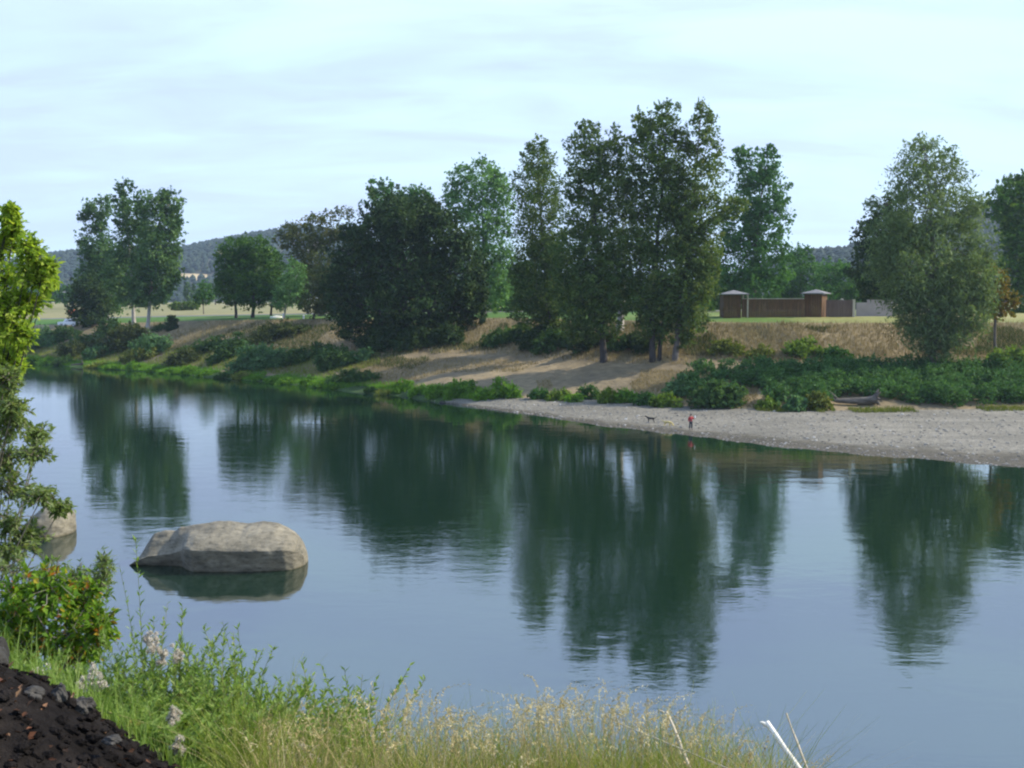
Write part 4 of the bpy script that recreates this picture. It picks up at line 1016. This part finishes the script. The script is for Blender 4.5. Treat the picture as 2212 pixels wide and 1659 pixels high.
def dog(loc, rz, label, fur, head_low=False, scale=1.0):
    r = thing('dog', loc, label, 'dog', rz=rz); r.scale = (scale,) * 3
    hz = (.28, .62) if head_low else (.66, .50)
    if head_low:
        nk = [(.40, 0, .50), (.56, 0, .36), (.66, 0, .22), (.78, 0, .10)]
    else:
        nk = [(.40, 0, .60), (.52, 0, .72), (.60, 0, .78), (.76, 0, .74)]
    V = [(-.30, 0, .52), (0, 0, .50), (.28, 0, .50)] + nk + [(-.44, 0, .55), (-.62, 0, .62), (-.74, 0, .74),
         (.28, .10, .42), (.28, .11, .22), (.30, .11, .04), (.28, -.10, .42), (.26, -.11, .22), (.30, -.11, .04),
         (-.32, .10, .44), (-.24, .11, .30), (-.40, .11, .19), (-.35, .11, .04), (-.32, -.10, .44), (-.26, -.11, .30), (-.42, -.11, .19), (-.37, -.11, .04)]
    E = [(0, 1), (1, 2), (2, 3), (3, 4), (4, 5), (5, 6), (0, 7), (7, 8), (8, 9), (2, 10), (10, 11), (11, 12), (2, 13), (13, 14), (14, 15), (0, 16), (16, 17), (17, 18), (18, 19), (0, 20), (20, 21), (21, 22), (22, 23)]
    R = [.13, .13, .16, .11, .09, .105, .05, .06, .035, .025, .07, .042, .035, .07, .042, .035, .085, .055, .035, .033, .085, .055, .035, .033]
    skinned('body', V, E, R, M[fur], r)
    hx, hzv = nk[2][0], nk[2][2]
    for sy in (-1, 1):
        skinned('ear', [(hx - .02, sy * .08, hzv + .07), (hx - .03, sy * .12, hzv + .0), (hx - .01, sy * .125, hzv - .06)], [(0, 1), (1, 2)], [.03, .035, .02], M[fur], r, 1)
    return r
dog(hit(1406, 913), math.radians(172), 'black dog standing on the gravel left of the tan dog', 'black_fur')
dog(hit(1442, 921), math.radians(-28), 'tan dog with its head lowered to the water between the black dog and the person', 'tan_fur', True)

# ------------------------------------------------------------------ boulders in the river
def blob_boulder(name, label, cx, Y, prof, depth, seed, crease=None):
    """prof: (x, top z, half depth scale) control points in metres along the length"""
    v, f = ICO4
    xs_ = np.array([p[0] for p in prof]); zt = np.array([p[1] for p in prof]); hd_ = np.array([p[2] for p in prof])
    x0, x1 = xs_[0], xs_[-1]
    # superellipsoid mapped on the profile
    sx = np.sign(v[:, 0]) * np.abs(v[:, 0]) ** .75; sy = np.sign(v[:, 1]) * np.abs(v[:, 1]) ** .7; sz = np.sign(v[:, 2]) * np.abs(v[:, 2]) ** .55
    X = (x0 + x1) / 2 + sx * (x1 - x0) / 2
    top = np.interp(X, xs_, zt); hd2 = np.interp(X, xs_, hd_) * depth
    Z = np.where(sz > 0, sz * top, sz * 1.0)
    Yv = sy * hd2
    # flat upper front slope: a ledge where the top turns into the front face
    ledge = np.clip((Z / np.maximum(top, .1) - .52) / .48, 0, 1)
    Yv = np.where(Yv < 0, Yv * (1 - .55 * ledge), Yv)
    V = np.stack([X, Yv, Z], 1)
    n = unit(v)
    d = fbm(V[:, 0] * .5 + seed, V[:, 1] * .5 + V[:, 2] * .8, 5) * .42 + fbm(V[:, 0] * 1.8, V[:, 2] * 2.6 + V[:, 1], 3) * .10
    V = V + n * d[:, None]
    if crease is not None:
        cxr, w, dp = crease
        k = np.exp(-((V[:, 0] - cxr - V[:, 2] * -.35) / w) ** 2); V[:, 1] += np.where(V[:, 1] < .3, k * dp, 0)
    mb = MB(); mb.add(V, f)
    o = mb.build(name, M['boulder'], smooth=True); o.location = (cx, Y, 0)
    return tag(o, label, 'boulder')
by = float(ground_depth(1238)) + 1.6
bs = by / F
bx = (455 - CX) * bs
q = lambda px: (px - 470) * bs * 1.012
def ledge_boulder(name, label, cx, Y, st, seed):
    """stations: (x, front y, front edge z, crest y, crest z, back y)"""
    st = np.array(st); x = np.linspace(st[0, 0], st[-1, 0], 220)
    S = [smooth(np.interp(x, st[:, 0], st[:, k]), 7) for k in range(1, 6)]
    fy, ez, cy_, cz, by_ = S
    sec = [(fy + .8, -1.0 + 0 * x), (fy + .55, 0 * x), (fy + .22, ez * .5), (fy + .02, ez * .92), (fy + .16, ez), (fy * .5 + cy_ * .5, ez * .42 + cz * .58), (cy_, cz), (cy_ * .4 + by_ * .6, cz * .86), (by_, cz * .4), (by_ + .1, -1.0 + 0 * x)]
    u = np.linspace(0, len(sec) - 1, 90); yy = np.stack([q[0] for q in sec]); zz = np.stack([q[1] for q in sec])
    Yg = np.stack([np.interp(u, np.arange(len(sec)), yy[:, i]) for i in range(len(x))]); Zg = np.stack([np.interp(u, np.arange(len(sec)), zz[:, i]) for i in range(len(x))])
    k = np.array([.25, .5, .25]); 
    for _ in range(1):
        Yg[:, 1:-1] = k[0] * Yg[:, :-2] + k[1] * Yg[:, 1:-1] + k[2] * Yg[:, 2:]; Zg[:, 1:-1] = k[0] * Zg[:, :-2] + k[1] * Zg[:, 1:-1] + k[2] * Zg[:, 2:]
    Xg = np.repeat(x[:, None], 90, 1)
    d = fbm(Xg * .55 + seed, Zg * .9 + Yg * .5, 5) * .17 + fbm(Xg * 2.1, Zg * 4.5 + Yg * 1.3 + seed, 4) * .07
    Yg = Yg + d * np.where(Yg < cy_[:, None], -.8, .5); Zg = Zg + d * .35 * (Zg > .3)
    m_ = 90; V = np.stack([Xg, Yg, Zg], -1).reshape(-1, 3); i = (np.arange(len(x) - 1)[:, None] * m_ + np.arange(m_ - 1)).ravel()
    mb = MB(); mb.add(V, np.stack([i, i + m_, i + m_ + 1, i + 1], 1))
    for e in (0, len(x) - 1):
        ring = V[e * m_:(e + 1) * m_]; c = ring.mean(0)
        mb.add(np.vstack([ring, c]), [((a + 1, a, m_) if e else (a, a + 1, m_)) for a in range(m_ - 1)])
    o = mb.build(name, M['boulder'], smooth=True); o.location = (cx, Y, -.08)
    return tag(o, label, 'boulder')
ledge_boulder('boulder', 'big flat topped grey boulder standing in the river in front', bx, by,
    [(q(280), .1, .05, .5, .08, .9), (q(298), -.15, .4, .5, .45, 1.4), (q(314), -.2, .6, .7, 1.2, 1.8), (q(326), -.25, .75, .9, 1.75, 2.2), (q(350), -.3, .85, 1.0, 1.95, 2.4), (q(376), -.35, .95, 1.0, 1.92, 2.5), (q(384), -.4, 1.0, 1.0, 2.15, 2.6),
     (q(400), -.6, 1.2, 1.0, 2.2, 2.6), (q(416), -1.35, 1.51, 1.0, 2.25, 2.7), (q(436), -1.85, 1.51, 1.0, 2.32, 2.8), (q(470), -1.9, 1.51, 1.1, 2.48, 2.9), (q(510), -1.9, 1.48, 1.1, 2.42, 2.9), (q(530), -1.9, 1.48, 1.1, 2.32, 2.9), (q(565), -1.85, 1.46, 1.1, 2.48, 2.9), (q(600), -1.75, 1.45, 1.0, 2.38, 2.8), (q(630), -1.6, 1.48, .7, 2.0, 2.5), (q(648), -1.2, 1.3, .4, 1.62, 2.0), (q(657), -.7, 1.15, .3, 1.3, 1.6), (q(663), -.1, .7, .4, .8, 1.1)], 4.0)
b2y = float(ground_depth(1160)) + 1.2; b2s = b2y / F
q2 = lambda px: (px - 105) * b2s
blob_boulder('boulder', 'smaller pale boulder in the river, half hidden by the left shrub', (105 - CX) * b2s, b2y,
             [(q2(30), .3, .4), (q2(60), 1.1, .8), (q2(90), 1.8, 1.0), (q2(122), 1.75, 1.0), (q2(138), 1.3, .9), (q2(146), .7, .7)], 1.7, 8.0)

# ------------------------------------------------------------------ near bank
NY = np.array([-40, 0, 2, 4, 6, 9, 14, 24, 30]); NZ = np.array([13.6, 13.4, 13.15, 12.75, 12.0, 10.3, 7, -.6, -3.])
def nz(x, y):
    x = np.asarray(x, float); y = np.asarray(y, float)
    z = np.interp(y, NY, NZ)
    lf = np.clip((-x - 1.0) / 1.6, 0, 1); lf = lf * lf * (3 - 2 * lf)
    z = z + lf * .75 * np.exp(-((y - 8.0) / 2.6) ** 2)
    z = z + 0.85 * np.exp(-((x + 2.6) / 1.3) ** 2 - ((y - 4.6) / 1.1) ** 2)
    return z + .12 * fbm(x * .9, y * .9, 4)
gx = np.concatenate([np.linspace(-700, -14, 30)[:-1], np.linspace(-14, 14, 150), np.linspace(14, 700, 30)[1:]])
gy = np.concatenate([np.linspace(-300, -6, 12)[:-1], np.linspace(-6, 14, 110), np.linspace(14, 30, 20)[1:]])
GX, GY = np.meshgrid(gx, gy); GZ = nz(GX, GY); m_ = len(gx)
V = np.stack([GX, GY, GZ], -1).reshape(-1, 3); i = (np.arange(len(gy) - 1)[:, None] * m_ + np.arange(m_ - 1)).ravel()
fc = np.stack([i, i + 1, i + 1 + m_, i + m_], 1)
cen = V[fc].mean(1)
soil = ((cen[:, 0] + 2.5) / 2.15) ** 2 + ((cen[:, 1] - 4.1) / 1.5) ** 2 < 1
mb = MB(); mb.add(V, fc[~soil]); tag(mb.build('near_bank', M['nearground'], smooth=True), kind='structure')
mb = MB(); mb.add(V, fc[soil]); tag(mb.build('soil_mound', M['soil'], smooth=True), kind='structure')

def nhit(px, py, y0=2., y1=20.):
    Y = y0
    while Y < y1:
        p = P(px, py, Y)
        if p[2] <= nz(p[0], Y): break
        Y += .02
    return np.array([p[0], Y, float(nz(p[0], Y))])
def npos(px, Y):
    x = (px - CX) / F * Y * 1.03
    return np.array([x, Y, float(nz(x, Y))])

# leaf litter and clods on the soil
lm = MB(); p = []
while len(p) < 520:
    x, y = rng.uniform(-3.2, -.38), rng.uniform(3.0, 5.3)
    if ((x + 2.5) / 2.15) ** 2 + ((y - 4.1) / 1.5) ** 2 < 1: p.append((x, y, float(nz(x, y)) + rng.uniform(.005, .03)))
p = np.array(p)
leaves(lm, p, rng.normal(size=p.shape) * [1, 1, .25], rng.normal(0, .35, p.shape) + [0, 0, 1], rng.uniform(.012, .03, len(p)), rng.uniform(.025, .06, len(p)), rng.random(len(p)))
tag(lm.build('leaf_litter', M['litter']), 'reddish brown fallen leaves scattered over the dark soil', 'leaf litter', kind='stuff')
cm = MB()
for _ in range(2600):
    x, y = rng.uniform(-3.2, -.38), rng.uniform(2.8, 5.4)
    if ((x + 2.5) / 2.15) ** 2 + ((y - 4.1) / 1.5) ** 2 > 1: continue
    r = rng.uniform(.006, .036) * rng.uniform(.5, 1)
    cm.add(ICO1[0] * r * rng.uniform(.7, 1.3, (len(ICO1[0]), 1)) * [1.2, 1, .7] + [x, y, float(nz(x, y)) + r * .2], ICO1[1])
tag(cm.build('soil_clods', M['soil']), 'dark crumbs and clods of soil on the mound', 'soil', kind='stuff')
for px, py, Yk, r, mt, sd, lab in [
    (130, 1530, 4.75, (.030, .034, .048), 'darkrock', 2.2, 'small black upright stone on the soil mound'),
    (178, 1542, 4.8, (.056, .05, .042), 'darkrock', 5.1, 'rounded brown stone right of the black upright one'),
    (-14, 1500, 4.9, (.075, .09, .10), 'greyrock', 7.7, 'grey rock at the left edge above the soil'),
    (72, 1535, 4.6, (.05, .045, .03), 'darkrock', 9.2, 'low dark rock on the crest of the soil mound'),
    (240, 1590, 4.4, (.036, .03, .02), 'darkrock', 12.4, 'flat dark stone on the lower edge of the soil mound')]:
    g0 = P(px, py, Yk); g0[2] = max(g0[2] - .02, float(nz(g0[0], g0[1])) + r[2] * .3)
    rock('bank_stone', lab, g0, r, mt, sd, sub=ICO4, rough=.6)

# ---- leafy stems
def stem_plant(mb_l, mb_s, base, top, n, lw, ll, bend=.1, spread=1.0, tm=.5):
    pts = bez(base, top, 0, 6); 
    side = rng.normal(0, bend, 3) * np.linalg.norm(top - base); side[2] = 0
    s = np.linspace(0, 1, 6)[:, None]; pts = pts + side * s * s
    tube(mb_s, pts, np.linspace(.004, .0015, 6), 4, rng.random(), cap=False)
    u = np.sort(rng.uniform(.12, 1, n)); p = np.stack([np.interp(u, s[:, 0], pts[:, k]) for k in range(3)], 1)
    ax = unit((top - base)[None])[0]
    a = rng.random(n) * 6.283; d = np.stack([np.cos(a), np.sin(a), np.zeros(n)], 1) * spread + ax * rng.uniform(.4, 1.3, n)[:, None]
    nr = np.cross(d, np.cross(ax[None], d)) + rng.normal(0, .3, (n, 3))
    k = rng.uniform(.65, 1.2, n) * (1.1 - .5 * u)
    leaves(mb_l, p, d, nr, lw * k, ll * k, np.clip(rng.normal(tm, .2, n), 0, 1))
WG = 'leafy weed clumps on the near bank'
spec = [(300, 7.2, 1345), (345, 7.0, 1335), (395, 6.8, 1400), (440, 6.9, 1385), (490, 6.7, 1395), (535, 6.6, 1355), (545, 6.0, 1440), (590, 6.5, 1470), (640, 6.3, 1480), (690, 6.2, 1430), (735, 6.1, 1455),
        (270, 6.5, 1430), (330, 6.2, 1470), (390, 6.0, 1480), (450, 5.9, 1490), (510, 5.8, 1500), (570, 5.7, 1520), (630, 5.7, 1530), (690, 5.6, 1540), (270, 5.9, 1520), (330, 5.6, 1550), (400, 5.5, 1560), (480, 5.4, 1570), (560, 5.4, 1575), (640, 5.4, 1590), (230, 7.4, 1500), (180, 7.4, 1480), (90, 7.2, 1450), (30, 7.3, 1420), (140, 6.6, 1490), (210, 6.2, 1540), (300, 5.4, 1600), (700, 5.4, 1610)]
for _ in range(84):
    px = rng.uniform(-20, 760); f = rng.random(); lo = np.interp(px, [0, 230, 300, 550, 760], [1410, 1420, 1375, 1420, 1540]); hi = np.interp(px, [0, 200, 400, 760], [1480, 1590, 1680, 1680])
    top = lo + (hi - lo) * f; spec.append((px, np.interp(top, [1390, 1680], [7.2, 5.1]), top))
for px, Y, top in spec:
    b = npos(px, Y); root = thing('leafy_weed', b, 'green leafy weed clump with upright shoots on the near bank', 'weed', WG)
    ml, ms = MB(), MB()
    tp_ = P(px, top, Y)
    H = tp_[2] - b[2]
    for q in range(15):
        bb_ = b + [rng.normal(0, .13), rng.normal(0, .14), 0]; bb_[2] = float(nz(bb_[0], bb_[1]))
        f = 1.0 if q == 0 else rng.uniform(.66, .98)
        e = np.array([b[0] + rng.normal(0, .19), b[1] + rng.normal(0, .16), b[2] + H * f])
        stem_plant(ml, ms, bb_, e, int(46 * f) + 22, .025, .074, .10, .8, .52)
    ms.build('stem', M['stem'], root); ml.build('foliage', M['weed'], root)
    for ch in root.children: ch.data.transform(Matrix.Translation(-Vector(b)))
# tall single willow shoots against the water
for px, Y, top, lab in [(312, 7.3, 1165, 'tallest thin leafy shoot, rising in front of the big boulder'), (222, 7.6, 1215, 'thin leafy shoot above the red flecked bush'), (536, 6.6, 1350, 'leafy shoot with dark leaves below the big boulder'), (480, 6.9, 1365, 'slim shoot left of the dark leaved one'), (690, 6.2, 1420, 'bent thin shoot in front of open water'), (770, 6.0, 1440, 'rightmost thin shoot, almost bare, before open water'), (385, 7.0, 1310, 'short shoot under the right part of the boulder reflection')]:
    b = npos(px, Y); root = thing('willow_shoot', b, lab, 'shoot'); ml, ms = MB(), MB()
    stem_plant(ml, ms, b, P(px, top, Y), 70, .022, .08, .04, .6, .4); stem_plant(ml, ms, b, P(px - 14, top + 60, Y), 34, .018, .066, .05, .55, .4)
    ms.build('stem', M['stem'], root); ml.build('foliage', M['weed'], root)
    for ch in root.children: ch.data.transform(Matrix.Translation(-Vector(b)))

# ---- near shrubs and the left tree
def near_crown(root, base, lobes, mat, n_per, lw, ll, stem_r=.02, tm=.5, bark='twig', stubs=2):
    ml, ms = MB(), MB()
    for c, r in lobes:
        c = np.asarray(c); r = np.asarray(r)
        tube(ms, bez(base, c, .1, 6, .05), np.linspace(stem_r, stem_r * .35, 6), 6, .5)
        tw = max(6, n_per // 14)
        for _ in range(tw):
            d = unit(rng.normal(size=3)); e = c + d * r * rng.uniform(.5, 1.28); s0 = c + (rng.normal(size=3)) * r * .2
            pts = bez(s0, e, .03, 5, .02); tube(ms, pts, np.linspace(stem_r * .3, .0025, 5), 4, rng.random(), cap=False)
            k = n_per // tw; u = rng.uniform(.1, 1, k); p = np.stack([np.interp(u, np.linspace(0, 1, 5), pts[:, j]) for j in range(3)], 1) + rng.normal(0, .012, (k, 3))
            dd = unit(e - s0) + rng.normal(0, .7, (k, 3)) + np.array([0, 0, -.15]); nr = rng.normal(0, .5, (k, 3)) + np.array([0, 0, 1.])
            tcl = rng.normal(tm, .14); z = rng.uniform(.65, 1.25, k)
            leaves(ml, p, dd, nr, lw * z, ll * z, np.clip(tcl + rng.normal(0, .16, k), 0, 1))
    ms.build('branch', M[bark], root); ml.build('foliage', M[mat], root)
    for ch in root.children: ch.data.transform(Matrix.Translation(-Vector(base)))
def nl(lobes, Y):
    return [(P(px, py, Y + rng.uniform(-.3, .3)), np.array([rx, rx, ry]) * Y / F) for px, py, rx, ry in lobes]
b = npos(110, 8.2); rt = thing('red_flecked_bush', b, 'bright green bush with red and yellow leaves at the lower left waterside', 'bush')
near_crown(rt, b, nl([(40, 1290, 60, 50), (110, 1275, 60, 55), (180, 1300, 50, 60), (60, 1360, 70, 50), (150, 1370, 70, 50), (215, 1360, 35, 50), (20, 1340, 50, 60), (60, 1410, 70, 40), (160, 1420, 70, 40), (10, 1410, 50, 40)], 8.2), 'redgreen', 620, .036, .058, .009, tm=.55)
b = npos(60, 8.9); rt = thing('feathery_bush', b, 'feathery grey green sprays behind the red flecked bush', 'bush')
near_crown(rt, b, nl([(30, 1235, 55, 35), (100, 1245, 50, 32), (165, 1250, 45, 30), (205, 1265, 40, 40), (225, 1230, 18, 35)], 8.9), 'shrub', 340, .014, .06, .012, tm=.6)
b = npos(-130, 9.6); rt = thing('left_shrub', b, 'olive green shrub at the left edge, its branches reaching over the small boulder', 'shrub')
near_crown(rt, b, nl([(10, 830, 34, 36), (28, 885, 34, 30), (10, 860, 30, 40), (20, 920, 45, 50), (80, 945, 32, 24), (10, 990, 50, 50), (75, 985, 34, 30), (20, 1060, 60, 50), (90, 1075, 45, 22), (130, 1100, 22, 12), (15, 1130, 55, 45), (55, 1165, 45, 35), (20, 1195, 50, 22), (-50, 1000, 70, 120), (-60, 880, 60, 80)], 9.6), 'shrub', 500, .027, .056, .013, tm=.6)
b = npos(-210, 10.5); rt = thing('yellow_green_tree', b, 'sunlit yellow green tree leaning in at the upper left edge', 'tree')
near_crown(rt, b, nl([(20, 690, 40, 40), (14, 770, 34, 30), (22, 462, 10, 18), (95, 580, 24, 20), (20, 470, 16, 26), (28, 500, 30, 30), (10, 540, 45, 40), (65, 545, 30, 34), (15, 600, 55, 45), (75, 600, 40, 40), (100, 612, 22, 20), (10, 660, 55, 45), (60, 655, 40, 35), (15, 715, 45, 40), (45, 730, 30, 34), (10, 765, 45, 30), (-60, 620, 70, 120), (-70, 500, 60, 70), (30, 800, 30, 25)], 10.5), 'spring', 520, .034, .058, .013, tm=.6, bark='dark_bark')

# fluffy seed heads
for k, (px, py, Y) in enumerate([(330, 1395, 6.8), (350, 1415, 6.8), (385, 1420, 6.7), (80, 1455, 6.2), (70, 1490, 6.0), (200, 1455, 6.3), (215, 1480, 6.2), (185, 1475, 6.2), (385, 1615, 5.2), (665, 1630, 5.2), (375, 1545, 5.4), (318, 1380, 6.9)]):
    c = P(px, py, Y); b = np.array([c[0] + rng.normal(0, .05), c[1] + rng.normal(0, .05), 0]); b[2] = float(nz(b[0], b[1]))
    root = thing('seed_head', b, 'fluffy white gone to seed flower head among the green weeds', 'seed head', 'fluffy white seed heads among the weeds')
    ms = MB(); tube(ms, bez(b, c, 0, 5, .01), np.linspace(.004, .002, 5), 4); ms.build('stem', M['stem'], root)
    mf = MB()
    for _ in range(14):
        cc = c + rng.normal(0, .017, 3) * [1, 1, 1.6]; n = 46
        d = unit(rng.normal(size=(n, 3)) + [0, 0, .4]); cards(mf, cc + d * .010, rng.normal(size=(n, 3)), .007, .026, rng.random(n), d)
    mf.build('fluff', M['fluff'], root)
    for ch in root.children: ch.data.transform(Matrix.Translation(-Vector(b)))

# ---- grasses of the near bank
def env(px):
    return np.interp(px, [620, 700, 760, 820, 900, 960, 1010, 1080, 1130, 1200, 1260, 1330, 1400, 1480, 1540, 1600, 1640, 1720, 1800], [1560, 1570, 1535, 1520, 1545, 1560, 1530, 1575, 1530, 1500, 1515, 1510, 1530, 1550, 1575, 1610, 1650, 1690, 1700])
sg, hd_ = MB(), MB()
P0, H0, W0, L0, T0 = [], [], [], [], []
for _ in range(760):
    px = rng.uniform(560, 1760); Y = rng.uniform(4.6, 6.4)
    top = env(px) + abs(rng.normal(0, 58)) - 26 + 26 * (rng.random() < .8)
    top += 70 * float(fbm(px / 46., 3.7, 2)) + 16
    e = P(px, top, Y)
    bx_ = e[0] + rng.normal(0, .08); by_ = Y + rng.normal(0, .08); b = np.array([bx_, by_, float(nz(bx_, by_))])
    if e[2] - b[2] < .25: continue
    pts = bez(b, e, 0, 6); bd = rng.normal(0, .06, 3); bd[2] = 0
    s = np.linspace(0, 1, 6)[:, None]; pts += bd * s ** 2
    hook = np.array([rng.normal(.022, .03), rng.normal(0, .02), 0])
    tt = np.clip(rng.normal(.5, .2), 0, 1)
    tube(sg, pts, np.linspace(.0022, .0011, 6), 3, tt, cap=False)
    n = 22; u = np.linspace(0, 1, n); ln = rng.uniform(.09, .19)
    c = pts[-1] + np.outer(u, unit((pts[-1] - pts[-2])[None])[0] * ln) + np.outer(u ** 2, hook * 2.2 + [0, 0, -.075])
    c += rng.normal(0, .004, c.shape)
    dv = np.gradient(c, axis=0) + rng.normal(0, .004, c.shape)
    cards(hd_, c, rng.normal(size=(n, 3)), (.0058 * (1.2 - u * .7)), .020, np.clip(tt + rng.normal(.1, .15, n), 0, 1), dv)
o = sg.build('dry_grass', M['straw']); tag(o, 'pale dry grass stalks along the bottom of the view', 'grass', kind='stuff')
o = hd_.build('grass_panicles', M['straw']); tag(o, 'drooping straw coloured seed heads of the near grass', 'grass', kind='stuff')
def near_blades(name, n, pxr, Yr, hr, w, mat, label, dens=None):
    px = rng.uniform(*pxr, n); Y = rng.uniform(*Yr, n)
    if dens is not None:
        k = rng.random(n) < np.interp(px, dens[0], dens[1]); px, Y = px[k], Y[k]
    x = (px - CX) / F * Y * 1.03; p = np.stack([x, Y, nz(x, Y)], 1); n = len(p)
    h = rng.uniform(*hr, n); ln = rng.normal(0, .32, (n, 3)) * h[:, None]; ln[:, 2] = 0
    mb = MB(); blades(mb, p, h, w, ln, np.clip(rng.normal(.5, .22, n), 0, 1), 4)
    tag(mb.build(name, M[mat]), label, 'grass', kind='stuff')
near_blades('green_grass', 16000, (480, 1700), (4.5, 6.6), (.3, .8), .006, 'greengrass', 'green grass blades under the dry stalks', ([480, 760, 1100, 1200, 1350, 1500, 1700], [.25, .5, .8, 1, 1, .6, .3]))
near_blades('straw_blades', 9000, (560, 1720), (4.5, 6.4), (.3, .65), .0045, 'straw', 'dry bent grass blades at the foot of the near stalks', ([560, 760, 1200, 1720], [.6, 1, .8, .6]))
near_blades('weed_grass', 7000, (-150, 760), (5.0, 8.6), (.10, .32), .006, 'weed', 'fresh green grass between the weeds on the near bank')

# yellow flowers
for px, py in [(285, 1560), (300, 1565), (275, 1570)]:
    c = P(px, py, 5.2); b = np.array([c[0], c[1] + .02, float(nz(c[0], c[1]))])
    root = thing('yellow_flower', b, 'small yellow wildflower at the edge of the dark soil', 'flower', 'small yellow wildflowers by the soil')
    ms = MB(); tube(ms, bez(b, c, 0, 4, .005), np.linspace(.003, .0018, 4), 4); ms.build('stem', M['stem'], root)
    mf = MB(); a = np.arange(9) * .698; d = np.stack([np.cos(a), np.sin(a) - .5, .4 + 0 * a], 1); leaves(mf, np.repeat(c[None], 9, 0), d, np.tile([0., 0, 1], (9, 1)), .012, .022, .9); mf.build('petals', M['yellowbush'], root)
    for ch in root.children: ch.data.transform(Matrix.Translation(-Vector(b)))

# ---- bleached sticks
def stick(name, label, a, bq, Y, r0, r1, mat, curve=0.0, knob=False):
    A = P(*a, Y); B = P(*bq, Y - .25)
    ext = A + (B - A) * 1.0
    g0 = ext.copy(); dirv = unit((B - A)[None])[0]
    for _ in range(80):
        if g0[2] < float(nz(g0[0], g0[1])) - .05: break
        g0 = g0 + dirv * .03
    n = 12; s = np.linspace(0, 1, n)[:, None]; pts = g0 + (A - g0) * s; pts[:, 0] += (curve * 4 * s * (1 - s))[:, 0]
    pts += np.cumsum(rng.normal(0, .0015, pts.shape), 0)
    mb = MB(); rad = np.linspace(r0, r1, n) * (1 + .12 * rng.normal(size=n))
    tube(mb, pts, rad, 10, wob=.12)
    if knob:
        tube(mb, np.array([A, A + [-.02, 0, .012], A + [-.03, 0, .015]]), [r1 * .9, r1 * .6, r1 * .25], 7)
    return tag(mb.build(name, M[mat], smooth=True), label, 'stick')
stick('bleached_stick', 'thick bleached white stick with a broken tip at the lower right', (1655, 1566), (1735, 1680), 5.4, .019, .013, 'white_stick', 0, True)
stick('thin_stick', 'thin curved tan stick right of the thick white one', (1697, 1545), (1752, 1670), 5.5, .008, .004, 'tan_stick', -.02)
stick('thin_stick', 'thin pale stick standing in the dry grass', (1435, 1540), (1478, 1640), 5.3, .010, .006, 'tan_stick', 0, True)
stick('thin_stick', 'dark thin twig leaning across the dry grass', (1330, 1560), (1475, 1620), 5.25, .006, .003, 'tan_stick')

# ------------------------------------------------------------------ haze
hb = MB(); box(hb, (-4700, -420, -4.5), (4700, 4800, 330))
m, t, o = newmat('haze_air')
pv = t.nodes.new('ShaderNodeVolumePrincipled'); pv.inputs['Density'].default_value = .00011; pv.inputs['Color'].default_value = (.62, .78, 1.0, 1); pv.inputs['Anisotropy'].default_value = .2
t.links.new(pv.outputs[0], o.inputs['Volume'])
tag(hb.build('haze', m), kind='stuff')
